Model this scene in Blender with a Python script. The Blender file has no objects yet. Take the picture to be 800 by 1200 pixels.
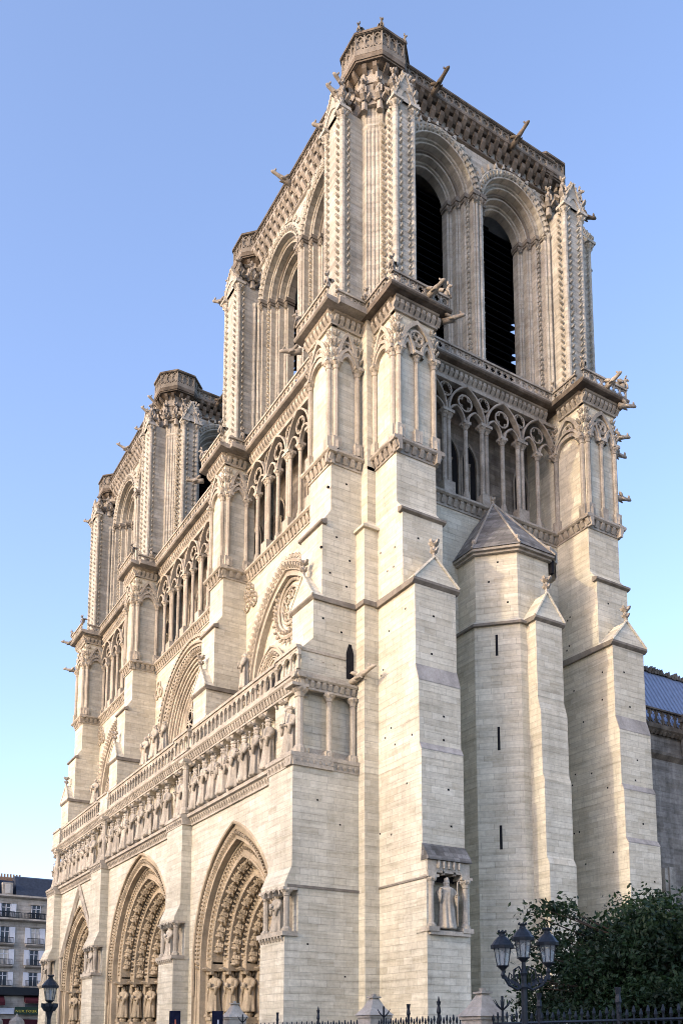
import bpy, bmesh, math, random
from math import sin, cos, pi, sqrt, atan2, radians
from mathutils import Vector, Matrix
random.seed(7)
SC = bpy.context.scene
COL = SC.collection

# ------------------------------------------------------------------ mesh collecting
class MB:
    def __init__(s): s.v = []; s.f = []
    def add(s, vs, fs):
        o = len(s.v); s.v.extend([tuple(p) for p in vs]); s.f.extend([tuple(i + o for i in f) for f in fs])
    def quad(s, a, b, c, d): s.add([a, b, c, d], [(0, 1, 2, 3)])
    def mesh(s, name, mat, smooth=False):
        me = bpy.data.meshes.new(name); me.from_pydata(s.v, [], s.f); me.materials.append(mat)
        if smooth:
            me.polygons.foreach_set('use_smooth', [True] * len(me.polygons))
        me.update(); return me

def link(name, me, parent=None):
    o = bpy.data.objects.new(name, me); COL.objects.link(o)
    if parent is not None: o.parent = parent
    return o
def part(name, mb, mat, parent=None, smooth=False):
    """links a collected mesh, vertices given in world space, under parent (parents sit unrotated)"""
    if not mb.v: return None
    me = mb.mesh(name, mat, smooth); o = link(name, me, parent)
    if parent is not None:
        off = Vector((0, 0, 0)); q = parent
        while q is not None: off += q.location; q = q.parent
        me.transform(Matrix.Translation(-off))
    return o
def empty(name, loc=(0, 0, 0), parent=None):
    o = bpy.data.objects.new(name, None); COL.objects.link(o); o.empty_display_size = .3
    l = Vector(loc)
    if parent is not None:
        o.parent = parent; q = parent
        while q is not None: l -= q.location; q = q.parent
    o.location = l
    return o
def tag(o, label=None, cat=None, group=None, kind=None):
    if label: o['label'] = label
    if cat: o['category'] = cat
    if group: o['group'] = group
    if kind: o['kind'] = kind
    return o

class Fr:
    """a facade frame: a runs along the wall, b is height, c points out of the wall"""
    def __init__(s, o, u, n): s.o = Vector(o); s.u = Vector(u); s.n = Vector(n)
    def __call__(s, a, b, c): return s.o + s.u * a + s.n * c + Vector((0, 0, b))
WF = Fr((0, 0, 0), (0, 1, 0), (-1, 0, 0))
SF = Fr((0, 0, 0), (1, 0, 0), (0, -1, 0))

BOXF = [(0, 1, 3, 2), (4, 6, 7, 5), (0, 4, 5, 1), (2, 3, 7, 6), (0, 2, 6, 4), (1, 5, 7, 3)]
def box(m, x0, x1, y0, y1, z0, z1):
    m.add([(x, y, z) for x in (x0, x1) for y in (y0, y1) for z in (z0, z1)], BOXF)
def fbox(m, fr, a0, a1, b0, b1, c0, c1):
    m.add([fr(a, b, c) for a in (a0, a1) for b in (b0, b1) for c in (c0, c1)], BOXF)
def prof(m, fr, a0, a1, pts):
    """extrudes a (c,b) polygon from a0 to a1"""
    n = len(pts)
    m.add([fr(a0, b, c) for c, b in pts] + [fr(a1, b, c) for c, b in pts],
          [(i, (i + 1) % n, n + (i + 1) % n, n + i) for i in range(n)] + [tuple(range(n)), tuple(range(2 * n - 1, n - 1, -1))])
def poly_prism(m, pts, z0, z1, top=None):
    """plan polygon pts [(x,y)] between heights; top = other plan for the upper ring"""
    n = len(pts); t = top or pts
    m.add([(x, y, z0) for x, y in pts] + [(x, y, z1) for x, y in t],
          [(i, (i + 1) % n, n + (i + 1) % n, n + i) for i in range(n)] + [tuple(range(n - 1, -1, -1)), tuple(range(n, 2 * n))])
def lathe(m, x, y, prf, n=8, rot=0.):
    vs = []; fs = []
    for r, z in prf:
        for k in range(n):
            t = 2 * pi * k / n + rot; vs.append((x + r * cos(t), y + r * sin(t), z))
    for i in range(len(prf) - 1):
        for k in range(n):
            fs.append((i * n + k, i * n + (k + 1) % n, (i + 1) * n + (k + 1) % n, (i + 1) * n + k))
    fs.append(tuple(range(n - 1, -1, -1))); fs.append(tuple(range((len(prf) - 1) * n, len(prf) * n)))
    m.add(vs, fs)
def tube(m, pts, r, n=6, closed=False):
    pts = [Vector(p) for p in pts]; k = len(pts); vs = []; fs = []
    rr = r if isinstance(r, (list, tuple)) else [r] * k
    up0 = None
    for i, p in enumerate(pts):
        if closed: d = pts[(i + 1) % k] - pts[i - 1]
        else: d = pts[min(i + 1, k - 1)] - pts[max(i - 1, 0)]
        d.normalize()
        if up0 is None:
            up0 = d.orthogonal().normalized()
        s = up0 - d * up0.dot(d)
        s = s.normalized() if s.length > 1e-6 else d.orthogonal().normalized()
        up0 = s; t = d.cross(s)
        for j in range(n):
            w = 2 * pi * (j + .5) / n; vs.append(p + (s * cos(w) + t * sin(w)) * rr[i])
    for i in range(k if closed else k - 1):
        i2 = (i + 1) % k
        for j in range(n): fs.append((i * n + j, i * n + (j + 1) % n, i2 * n + (j + 1) % n, i2 * n + j))
    if not closed: fs.append(tuple(range(n - 1, -1, -1))); fs.append(tuple(range((k - 1) * n, k * n)))
    m.add(vs, fs)
def ico(m, c, rx, ry=None, rz=None, M=None, seg=6, rings=4):
    ry = ry or rx; rz = rz or rx; c = Vector(c); vs = []; fs = []
    for i in range(rings + 1):
        ph = -pi / 2 + pi * i / rings
        for k in range(seg):
            t = 2 * pi * k / seg; p = Vector((rx * cos(ph) * cos(t), ry * cos(ph) * sin(t), rz * sin(ph)))
            if M is not None: p = M @ p
            vs.append(c + p)
    for i in range(rings):
        for k in range(seg): fs.append((i * seg + k, i * seg + (k + 1) % seg, (i + 1) * seg + (k + 1) % seg, (i + 1) * seg + k))
    m.add(vs, fs)
def column(m, fr, a, c, b0, b1, r, n=8, cap=.34, base=.3):
    p = fr(a, 0, c)
    pr = []
    if base: pr += [(r * 1.75, b0), (r * 1.75, b0 + base * .55), (r * 1.45, b0 + base * .62), (r * 1.3, b0 + base * .85), (r, b0 + base)]
    else: pr += [(r, b0)]
    if cap: pr += [(r, b1 - cap), (r * 1.28, b1 - cap * .95), (r * 1.05, b1 - cap * .86), (r * 1.35, b1 - cap * .5), (r * 1.95, b1 - cap * .24), (r * 2.05, b1 - cap * .2), (r * 2.05, b1)]
    else: pr += [(r, b1)]
    lathe(m, p.x, p.y, pr, n)
    if cap:  # leaves of the capital
        for k in range(8):
            t = 2 * pi * k / 8 + .2
            crocket(m, Vector((p.x + r * 1.4 * cos(t), p.y + r * 1.4 * sin(t), b1 - cap * .42)), Vector((cos(t), sin(t), .35)), Vector((0, 0, 1)), r * .7)
def crocket(m, p, out, up, s):
    """a small curled leaf sticking out of an edge"""
    o = Vector(out).normalized(); w = Vector(up); u = (w - o * w.dot(o)).normalized(); t = o.cross(u); p = Vector(p)
    m.add([p - u * .3 * s - t * .35 * s, p - u * .3 * s + t * .35 * s, p + u * .25 * s + t * .3 * s, p + u * .25 * s - t * .3 * s,
           p + o * .75 * s + u * .05 * s - t * .3 * s, p + o * .75 * s + u * .05 * s + t * .3 * s, p + o * 1.05 * s + u * .5 * s + t * .28 * s, p + o * 1.05 * s + u * .5 * s - t * .28 * s,
           p + o * .55 * s + u * .78 * s],
          [(0, 1, 5, 4), (4, 5, 6, 7), (1, 2, 6, 5), (3, 0, 4, 7), (7, 6, 8), (2, 3, 8), (6, 2, 8), (3, 7, 8)])
def crocket_line(m, p0, p1, out, step, s):
    p0 = Vector(p0); p1 = Vector(p1); L = (p1 - p0).length; n = max(1, int(L / step)); d = (p1 - p0).normalized()
    for i in range(n): crocket(m, p0 + d * ((i + .5) * L / n), out, d, s * random.uniform(.9, 1.12))
def roundel(m, fr, a, b, c, r, bar, depth, n=14, foils=0):
    """pierced ring with cusps"""
    tube(m, [fr(a + r * cos(2 * pi * k / n), b + r * sin(2 * pi * k / n), c) for k in range(n)], bar, 5, True)
    for q in range(foils):
        t = 2 * pi * q / foils + pi / 2
        for sg in (-1, 1):
            t2 = t + sg * pi / foils
            tube(m, [fr(a + r * .98 * cos(t2), b + r * .98 * sin(t2), c), fr(a + r * .5 * cos(t2), b + r * .5 * sin(t2), c)], [bar * .9, bar * .5], 4)
        rr = r * .42
        tube(m, [fr(a + r * .55 * cos(t) + rr * cos(t + w), b + r * .55 * sin(t) + rr * sin(t + w), c) for w in (-1.9, -1.2, -.5, .5, 1.2, 1.9)], bar * .6, 4)

# ------------------------------------------------------------------ arches
def arch(w, h, n=9):
    pts = []
    if h >= w * .999:
        R = (w * w + h * h) / (2 * w); t1 = atan2(h, R - w)
        r = [(w - R + R * cos(t1 * i / n), R * sin(t1 * i / n)) for i in range(n + 1)]
    else:
        r = [(w * cos(pi / 2 * i / n), h * sin(pi / 2 * i / n)) for i in range(n + 1)]
    l = [(-x, z) for x, z in r]
    return l + r[::-1][1:]
def archleg(w, h, leg, n=9):
    p = arch(w, h, n)
    return [(-w, -leg)] + p + [(w, -leg)] if leg > 0 else p
def ring(m, fr, ca, zs, wi, hi, wo, ho, cf, cb, leg=0, n=9, outer=False):
    pi_ = archleg(wi, hi, leg, n); po = archleg(wo, ho, leg, n); k = len(pi_)
    vs = [fr(ca + x, zs + z, cf) for x, z in po] + [fr(ca + x, zs + z, cf) for x, z in pi_] + [fr(ca + x, zs + z, cb) for x, z in pi_]
    fs = []
    for i in range(k - 1):
        fs.append((i, i + 1, k + i + 1, k + i)); fs.append((k + i, k + i + 1, 2 * k + i + 1, 2 * k + i))
    if outer:
        vs += [fr(ca + x, zs + z, cb) for x, z in po]
        for i in range(k - 1): fs.append((i, 3 * k + i, 3 * k + i + 1, i + 1))
    m.add(vs, fs)
def roll(m, fr, ca, zs, w, h, c, r, leg=0, n=9, seg=6):
    tube(m, [fr(ca + x, zs + z, c) for x, z in archleg(w, h, leg, n)], r, seg)
def arch_samples(w, h, step):
    p = arch(w, h, 24); out = []; acc = step * .5
    for i in range(len(p) - 1):
        (x0, z0), (x1, z1) = p[i], p[i + 1]; L = sqrt((x1 - x0) ** 2 + (z1 - z0) ** 2); s = acc
        while s < L:
            t = s / L; d = ((x1 - x0) / L, (z1 - z0) / L)
            out.append((x0 + (x1 - x0) * t, z0 + (z1 - z0) * t, -d[1], d[0])); s += step   # normal points away from the opening
        acc = s - L
    return out
def arch_crockets(m, fr, ca, zs, w, h, c, step, s, leg=0, flat=False):
    for x, z, nx, nz in arch_samples(w, h, step):
        o = fr.u * nx + Vector((0, 0, nz)); p = fr(ca + x, zs + z, c)
        if flat: crocket(m, p, fr.n + o * .2, o, s)
        else: crocket(m, p, o, o.cross(fr.n), s)
    if leg > 0:
        k = int(leg / step)
        for i in range(k):
            for sg in (-1, 1):
                p = fr(ca + sg * w, zs - (i + .5) * step, c)
                if flat: crocket(m, p, fr.n, Vector((0, 0, 1)), s)
                else: crocket(m, p, fr.u * sg, Vector((0, 0, 1)), s)
def wall_arch(m, fr, a0, a1, b0, b1, c, ca, zs, w, h, n=9):
    def q(x0, x1, z0, z1):
        if x1 - x0 > 1e-4 and z1 - z0 > 1e-4: m.quad(fr(x0, z0, c), fr(x1, z0, c), fr(x1, z1, c), fr(x0, z1, c))
    q(a0, ca - w, b0, b1); q(ca + w, a1, b0, b1)
    p = arch(w, h, n)
    for (x0, z0), (x1, z1) in zip(p[:-1], p[1:]):
        m.quad(fr(ca + x0, zs + z0, c), fr(ca + x1, zs + z1, c), fr(ca + x1, b1, c), fr(ca + x0, b1, c))
def arch_panel(m, fr, ca, zs, w, h, b0, c, n=9):
    p = archleg(w, h, zs - b0, n)
    m.add([fr(ca + x, zs + z, c) for x, z in p], [tuple(range(len(p)))])

# ------------------------------------------------------------------ cornices and balustrades
JIT = [0]
def jit():
    JIT[0] = (JIT[0] + 1) % 9; return JIT[0] * .0031
def cornice(m, fr, a0, a1, b_top, c_wall, over, h=.95, step=.42, leaf=.2, e0=0, e1=0):
    """leaf frieze with a projecting drip slab; e0/e1: overhang past the ends"""
    b_top += jit(); over += jit() * .5
    prof(m, fr, a0 - e0 * over, a1 + e1 * over, [(c_wall - .15, b_top), (c_wall + over, b_top - .1), (c_wall + over, b_top - .22), (c_wall + over * .75, b_top - .3), (c_wall - .15, b_top - .3)])
    f0 = a0 - e0 * over * .35; f1 = a1 + e1 * over * .35
    prof(m, fr, f0, f1, [(c_wall - .15, b_top - .3), (c_wall + over * .45, b_top - .3), (c_wall + over * .12, b_top - h * .8), (c_wall + .06, b_top - h + .1), (c_wall + .06, b_top - h), (c_wall - .15, b_top - h)])
    n = max(1, int((f1 - f0) / step))
    for i in range(n):
        a = f0 + (i + .5) * (f1 - f0) / n
        crocket(m, fr(a, b_top - h * .72, c_wall + over * .12), fr.n + Vector((0, 0, .75)), Vector((0, 0, 1)), leaf * 1.9)
        crocket(m, fr(a, b_top - h * .45, c_wall + over * .3), fr.n + Vector((0, 0, .3)), Vector((0, 0, 1)), leaf * 1.2)
def balustrade(m, fr, a0, a1, b0, b1, c, th=.1, step=.55):
    """pierced parapet : rails with a row of cusped rings between"""
    L = a1 - a0
    if L <= 0: return
    b1 += jit(); b0 -= jit() * .5
    fbox(m, fr, a0, a1, b0, b0 + .1, c - th, c + th); fbox(m, fr, a0 - .02, a1 + .02, b1 - .12, b1, c - th * 1.5, c + th * 1.5)
    n = max(1, round(L / step)); s = L / n; h = (b1 - .12) - (b0 + .1); r = min(s, h) * .46; zc = (b0 + b1) / 2 - .01
    for i in range(n):
        a = a0 + (i + .5) * s
        tube(m, [fr(a + r * cos(2 * pi * k / 8), zc + h * .46 * sin(2 * pi * k / 8), c) for k in range(8)], th * .62, 4, True)
        for k in range(4):
            t = pi / 4 + k * pi / 2
            tube(m, [fr(a + r * cos(t), zc + h * .46 * sin(t), c), fr(a + r * .45 * cos(t), zc + h * .2 * sin(t), c)], [th * .6, th * .3], 4)
        fbox(m, fr, a + s / 2 - .04, a + s / 2 + .04, b0 + .1, b1 - .12, c - th * .6, c + th * .6)
def arcade_rail(m, fr, a0, a1, b0, b1, c, step=.6):
    """parapet of little columns and pointed arches"""
    L = a1 - a0; n = max(1, round(L / step)); s = L / n
    fbox(m, fr, a0, a1, b0, b0 + .16, c - .14, c + .14); fbox(m, fr, a0 - .02, a1 + .02, b1 - .16, b1, c - .17, c + .17)
    fbox(m, fr, a0, a1, b1 - .3, b1 - .158, c - .09, c + .09)
    for i in range(n + 1):
        a = a0 + i * s
        column(m, fr, a, c + .02, b0 + .16, b1 - .52, .065, 6, .16, .12)
        fbox(m, fr, a - .09, a + .09, b1 - .53, b1 - .29, c - .085, c + .085)
    for i in range(n):
        w = s / 2 - .05
        ring(m, fr, a0 + (i + .5) * s, b1 - .56, w * .8, .2, w + .06, .32, c + .08, c - .08, 0, 4)
def frieze(m, fr, a0, a1, b0, b1, c, step=.4, s=.3):
    n = max(1, int((a1 - a0) / step))
    for i in range(n):
        crocket(m, fr(a0 + (i + .5) * (a1 - a0) / n, b0 + .1, c), fr.n + Vector((0, 0, .5)), Vector((0, 0, 1)), s)

def finial(m, p, s):
    p = Vector(p)
    lathe(m, p.x, p.y, [(.12 * s, p.z), (.09 * s, p.z + .25 * s), (.2 * s, p.z + .33 * s), (.1 * s, p.z + .42 * s), (.09 * s, p.z + .62 * s), (.22 * s, p.z + .72 * s), (.12 * s, p.z + .9 * s), (.03 * s, p.z + .98 * s)], 6)
    for zz, ss in ((.34, .2), (.72, .27)):
        for k in range(4):
            t = k * pi / 2 + .3
            crocket(m, p + Vector((0, 0, zz * s)) + Vector((cos(t), sin(t), 0)) * .08 * s, Vector((cos(t), sin(t), .25)), Vector((0, 0, 1)), ss * s)
def gargoyle(m, p, d, L, r=.2):
    p = Vector(p); d = Vector(d).normalized(); up = Vector((0, 0, 1)); s = d.cross(up).normalized()
    q = lambda t, z: p + d * L * t + up * L * z
    tube(m, [q(-.15, -.02), q(.15, .0), q(.4, .05), q(.65, .07), q(.8, .1), q(.9, .1), q(1.0, .07)], [r * 1.25, r * 1.2, r * 1.1, r * .8, r * .85, r * .8, r * .35], 7)
    for sg in (-1, 1):
        crocket(m, q(.8, .14) + s * sg * r * .5, up + s * sg * .5, d * -1, r * 1.1)
        tube(m, [q(.2, -.02) + s * sg * r, q(.42, -.05) + s * sg * r * 1.15, q(.5, -.12) + s * sg * r * .9], [r * .5, r * .4, r * .25], 5)
        crocket(m, q(.22, .12) + s * sg * r * .8, up * .8 + s * sg - d * .6, d * -1, r * 2.0)
def chimera(m, p, d, s=1.):
    """crouching beast looking over a parapet"""
    p = Vector(p); d = Vector(d).normalized(); up = Vector((0, 0, 1)); t = d.cross(up).normalized()
    M = Matrix((d, t, up)).transposed()
    ico(m, p + up * .3 * s - d * .12 * s, .26 * s, .2 * s, .33 * s, M, 7, 5)
    ico(m, p + up * .62 * s + d * .06 * s, .2 * s, .16 * s, .25 * s, M, 7, 5)
    ico(m, p + up * .88 * s + d * .2 * s, .2 * s, .13 * s, .14 * s, M, 7, 5)
    ico(m, p + up * .84 * s + d * .38 * s, .1 * s, .08 * s, .08 * s, M, 6, 4)
    for sg in (-1, 1):
        crocket(m, p + up * .98 * s + d * .12 * s + t * sg * .09 * s, up + t * sg * .4 - d * .3, d, .22 * s)
        tube(m, [p + up * .55 * s + d * .12 * s + t * sg * .14 * s, p + up * .28 * s + d * .25 * s + t * sg * .16 * s, p + d * .26 * s + t * sg * .15 * s], [.09 * s, .07 * s, .08 * s], 5)
        crocket(m, p + up * .62 * s - d * .18 * s + t * sg * .15 * s, up - d * .9 + t * sg * .5, d * -1, .42 * s)
def gablet(m, fr, ca, b0, b1, w, c, depth=.25, step=.24, s=.2, close=True):
    """steep triangular front with crockets on its rakes"""
    P = [(-w, b0), (0, b1), (w, b0)]
    v = [fr(ca + x, z, c) for x, z in P] + [fr(ca + x, z, c - depth) for x, z in P]
    m.add(v, [(0, 1, 2), (3, 5, 4), (0, 3, 4, 1), (1, 4, 5, 2)])
    for sg in (-1, 1):
        tube(m, [fr(ca + sg * w, b0, c + .03), fr(ca, b1 + .02, c + .03)], .06, 5)
        d = Vector(fr(ca, b1, c)) - Vector(fr(ca + sg * w, b0, c)); L = d.length
        out = (fr.u * sg * (b1 - b0) + Vector((0, 0, w))).normalized()
        crocket_line(m, fr(ca + sg * w, b0, c), fr(ca, b1, c), out, step, s)

def foliage_knot(m, p, out, s):
    """bunch of carved leaves"""
    p = Vector(p); o = Vector(out).normalized(); t = o.cross(Vector((0, 0, 1))).normalized()
    for a, b in ((-.5, .1), (0, .35), (.5, .1), (-.28, -.3), (.28, -.3)): crocket(m, p + t * a * s + Vector((0, 0, b * s)), o + t * a + Vector((0, 0, .4)), Vector((0, 0, 1)), s * .55)
# ------------------------------------------------------------------ materials
def nodes(mat):
    mat.use_nodes = True; nt = mat.node_tree; nt.nodes.clear()
    N = lambda t, **k: _set(nt.nodes.new(t), k)
    return nt, N
def _set(n, k):
    for a, b in k.items():
        if a.startswith('i_'): n.inputs[a[2:].replace('_', ' ')].default_value = b
        else: setattr(n, a, b)
    return n
def math_(nt, N, op, a, b=None):
    n = N('ShaderNodeMath', operation=op)
    for i, x in enumerate((a, b)):
        if x is None: continue
        if isinstance(x, (int, float)): n.inputs[i].default_value = x
        else: nt.links.new(x, n.inputs[i])
    return n.outputs[0]
def stone(name, base, coursed=True, vary=.16, stain=.35, soot=0., rough=.9, fine=1., row=.34, bw=1.0):
    mat = bpy.data.materials.new(name); nt, N = nodes(mat); L = nt.links.new
    g = N('ShaderNodeNewGeometry'); sp = N('ShaderNodeSeparateXYZ'); sn = N('ShaderNodeSeparateXYZ')
    L(g.outputs['Position'], sp.inputs[0]); L(g.outputs['True Normal'], sn.inputs[0])
    ax = math_(nt, N, 'ABSOLUTE', sn.outputs[0]); ay = math_(nt, N, 'ABSOLUTE', sn.outputs[1])
    k = math_(nt, N, 'GREATER_THAN', ax, ay)
    u = math_(nt, N, 'ADD', math_(nt, N, 'MULTIPLY', sp.outputs[1], k), math_(nt, N, 'MULTIPLY', math_(nt, N, 'SUBTRACT', sp.outputs[0], 3.7), math_(nt, N, 'SUBTRACT', 1.0, k)))
    cv = N('ShaderNodeCombineXYZ'); L(u, cv.inputs[0]); L(sp.outputs[2], cv.inputs[1])
    out = N('ShaderNodeOutputMaterial'); bs = N('ShaderNodeBsdfPrincipled'); L(bs.outputs[0], out.inputs[0])
    bs.inputs['Roughness'].default_value = rough; bs.inputs['Specular IOR Level'].default_value = .15
    c = Vector(base)
    # broad stains
    n1 = N('ShaderNodeTexNoise'); n1.inputs['Scale'].default_value = .35; n1.inputs['Detail'].default_value = 8; n1.inputs['Roughness'].default_value = .65
    L(g.outputs['Position'], n1.inputs['Vector'])
    r1 = N('ShaderNodeValToRGB'); L(n1.outputs['Fac'], r1.inputs[0])
    d = 1 - stain
    r1.color_ramp.elements[0].position = .3; r1.color_ramp.elements[0].color = (d, d * .985, d * .96, 1)
    r1.color_ramp.elements[1].position = .68; r1.color_ramp.elements[1].color = (1.06, 1.05, 1.04, 1)
    # vertical run-off streaks
    mp = N('ShaderNodeMapping'); mp.inputs['Scale'].default_value = (1.6, 1.6, .13); L(g.outputs['Position'], mp.inputs[0])
    n2 = N('ShaderNodeTexNoise'); n2.inputs['Scale'].default_value = 1.0; n2.inputs['Detail'].default_value = 6; L(mp.outputs[0], n2.inputs['Vector'])
    r2 = N('ShaderNodeValToRGB'); L(n2.outputs['Fac'], r2.inputs[0])
    r2.color_ramp.elements[0].position = .33; r2.color_ramp.elements[0].color = (1 - stain * .7,) * 3 + (1,); r2.color_ramp.elements[1].position = .55; r2.color_ramp.elements[1].color = (1, 1, 1, 1)
    # speckle
    n3 = N('ShaderNodeTexNoise'); n3.inputs['Scale'].default_value = 5.5 * fine; n3.inputs['Detail'].default_value = 5; n3.inputs['Roughness'].default_value = .7; L(g.outputs['Position'], n3.inputs['Vector'])
    r3 = N('ShaderNodeValToRGB'); L(n3.outputs['Fac'], r3.inputs[0])
    r3.color_ramp.elements[0].position = .3; r3.color_ramp.elements[0].color = (.78, .77, .75, 1); r3.color_ramp.elements[1].position = .7; r3.color_ramp.elements[1].color = (1.08, 1.08, 1.08, 1)
    def mul(a, b, f=1.):
        x = N('ShaderNodeMix', data_type='RGBA', blend_type='MULTIPLY'); x.inputs[0].default_value = f; L(a, x.inputs[6]); L(b, x.inputs[7]); return x.outputs[2]
    if coursed:
        br = N('ShaderNodeTexBrick'); L(cv.outputs[0], br.inputs['Vector'])
        br.inputs['Scale'].default_value = 1; br.inputs['Mortar Size'].default_value = .014; br.inputs['Mortar Smooth'].default_value = .4
        br.inputs['Brick Width'].default_value = bw; br.inputs['Row Height'].default_value = row; br.inputs['Bias'].default_value = -.1
        br.offset = .5; br.squash = .72; br.squash_frequency = 3
        hi = c * (1 + vary * .5); lo = c * (1 - vary); br.inputs['Color1'].default_value = (*hi, 1); br.inputs['Color2'].default_value = (lo.x, lo.y * .975, lo.z * .93, 1)
        br.inputs['Mortar'].default_value = (*(c * .77), 1)
        # second, wider pattern gives runs of older, greyer blocks
        b2 = N('ShaderNodeTexBrick'); mp2 = N('ShaderNodeMapping'); mp2.inputs['Location'].default_value = (13.3, row * 7, 0); L(cv.outputs[0], mp2.inputs[0]); L(mp2.outputs[0], b2.inputs['Vector'])
        b2.inputs['Scale'].default_value = 1; b2.inputs['Mortar Size'].default_value = 0; b2.inputs['Brick Width'].default_value = bw * 3.1; b2.inputs['Row Height'].default_value = row; b2.inputs['Bias'].default_value = .25
        b2.inputs['Color1'].default_value = (1 - vary * .9, 1 - vary * .85, 1 - vary * .75, 1); b2.inputs['Color2'].default_value = (1.03, 1.03, 1.03, 1)
        col = mul(br.outputs['Color'], b2.outputs['Color'], .85)
    else:
        rg = N('ShaderNodeRGB'); rg.outputs[0].default_value = (*c, 1); col = rg.outputs[0]
    if coursed:                              # bedding: thin darker runs along the courses
        mp5 = N('ShaderNodeMapping'); mp5.inputs['Scale'].default_value = (.36, 4.4, 1); L(cv.outputs[0], mp5.inputs[0])
        n5 = N('ShaderNodeTexNoise'); n5.inputs['Scale'].default_value = 1.; n5.inputs['Detail'].default_value = 7; n5.inputs['Roughness'].default_value = .68; L(mp5.outputs[0], n5.inputs['Vector'])
        r5 = N('ShaderNodeValToRGB'); L(n5.outputs['Fac'], r5.inputs[0]); r5.color_ramp.elements[0].position = .34; r5.color_ramp.elements[0].color = (.79, .785, .77, 1); r5.color_ramp.elements[1].position = .53; r5.color_ramp.elements[1].color = (1.05, 1.05, 1.05, 1)
        col = mul(col, r5.outputs[0])
    col = mul(col, r1.outputs[0]); col = mul(col, r2.outputs[0]); col = mul(col, r3.outputs[0], .75)
    if soot > 0:
        n4 = N('ShaderNodeTexNoise'); n4.inputs['Scale'].default_value = 1.1; n4.inputs['Detail'].default_value = 7; n4.inputs['Roughness'].default_value = .7; L(g.outputs['Position'], n4.inputs['Vector'])
        r4 = N('ShaderNodeValToRGB'); L(n4.outputs['Fac'], r4.inputs[0]); r4.color_ramp.elements[0].position = .38; r4.color_ramp.elements[0].color = (1 - soot,) * 3 + (1,); r4.color_ramp.elements[1].position = .62; r4.color_ramp.elements[1].color = (1, 1, 1, 1)
        col = mul(col, r4.outputs[0])
    L(col, bs.inputs['Base Color'])
    bp = N('ShaderNodeBump'); bp.inputs['Strength'].default_value = .55; bp.inputs['Distance'].default_value = .03
    hsum = n3.outputs['Fac']
    if coursed: hsum = math_(nt, N, 'SUBTRACT', n3.outputs['Fac'], math_(nt, N, 'MULTIPLY', br.outputs['Fac'], 1.1))
    L(hsum, bp.inputs['Height']); L(bp.outputs[0], bs.inputs['Normal'])
    return mat
def plain(name, col, rough=.6, metal=0., noise=.15, scale=6., spec=.3):
    mat = bpy.data.materials.new(name); nt, N = nodes(mat); L = nt.links.new
    out = N('ShaderNodeOutputMaterial'); bs = N('ShaderNodeBsdfPrincipled'); L(bs.outputs[0], out.inputs[0])
    bs.inputs['Roughness'].default_value = rough; bs.inputs['Metallic'].default_value = metal; bs.inputs['Specular IOR Level'].default_value = spec
    g = N('ShaderNodeNewGeometry'); n = N('ShaderNodeTexNoise'); n.inputs['Scale'].default_value = scale; n.inputs['Detail'].default_value = 5; L(g.outputs['Position'], n.inputs['Vector'])
    r = N('ShaderNodeValToRGB'); L(n.outputs['Fac'], r.inputs[0]); c = Vector(col)
    r.color_ramp.elements[0].position = .3; r.color_ramp.elements[0].color = (*(c * (1 - noise)), 1); r.color_ramp.elements[1].position = .7; r.color_ramp.elements[1].color = (*(c * (1 + noise)), 1)
    L(r.outputs[0], bs.inputs['Base Color'])
    return mat
def emissionless_glass(name, col=(.8, .85, .85), rough=.05):
    mat = bpy.data.materials.new(name); nt, N = nodes(mat); L = nt.links.new
    out = N('ShaderNodeOutputMaterial'); tr = N('ShaderNodeBsdfTransparent'); gl = N('ShaderNodeBsdfGlossy'); mx = N('ShaderNodeMixShader'); df = N('ShaderNodeBsdfDiffuse'); m2 = N('ShaderNodeMixShader')
    tr.inputs[0].default_value = (*col, 1); gl.inputs['Roughness'].default_value = rough; df.inputs[0].default_value = (.6, .62, .62, 1)
    m2.inputs[0].default_value = .22; L(tr.outputs[0], m2.inputs[1]); L(df.outputs[0], m2.inputs[2])
    mx.inputs[0].default_value = .22; L(m2.outputs[0], mx.inputs[1]); L(gl.outputs[0], mx.inputs[2]); L(mx.outputs[0], out.inputs[0])
    return mat

M = {}
M['ashlar'] = stone('ashlar limestone', (.63, .605, .505), True, .11, .16)
M['carved'] = stone('carved limestone', (.58, .53, .44), False, .1, .3, .25, fine=1.6)
M['portal'] = stone('tan portal stone', (.62, .52, .37), False, .1, .3, .25, fine=2.)
M['belfry'] = stone('belfry limestone', (.57, .55, .485), True, .12, .3, .15, row=.3, bw=.8)
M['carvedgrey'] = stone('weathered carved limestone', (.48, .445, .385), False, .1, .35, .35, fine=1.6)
M['dark'] = stone('sooty and shade-dark cornice stone', (.24, .205, .165), False, .1, .45, .5, fine=1.8)
M['string'] = stone('weathered and shade-dark stone', (.3, .275, .235), False, .1, .3, .3, fine=1.5)  # string courses toned dark to imitate the shade under their edges
M['setoff'] = stone('rain-washed setoff stone', (.47, .45, .42), False, .1, .35, .25, fine=1.3)
M['ashlar_old_shade'] = stone('old grey and shade-dark ashlar', (.36, .335, .3), True, .2, .4, .35)
M['slate'] = stone('stone roof scales', (.23, .23, .225), True, .4, .35, 0, row=.26, bw=.36)
M['lead'] = plain('lead roofing', (.22, .26, .36), .45, .2, .12, 3.)
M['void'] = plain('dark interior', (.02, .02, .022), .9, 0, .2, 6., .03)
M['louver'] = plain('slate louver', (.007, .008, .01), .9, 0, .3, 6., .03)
M['wood'] = plain('dark oak door', (.07, .04, .025), .7, 0, .3)
M['iron'] = plain('painted iron', (.02, .026, .034), .45, .3, .2, 20)
M['glass'] = emissionless_glass('lantern glass')

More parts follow.
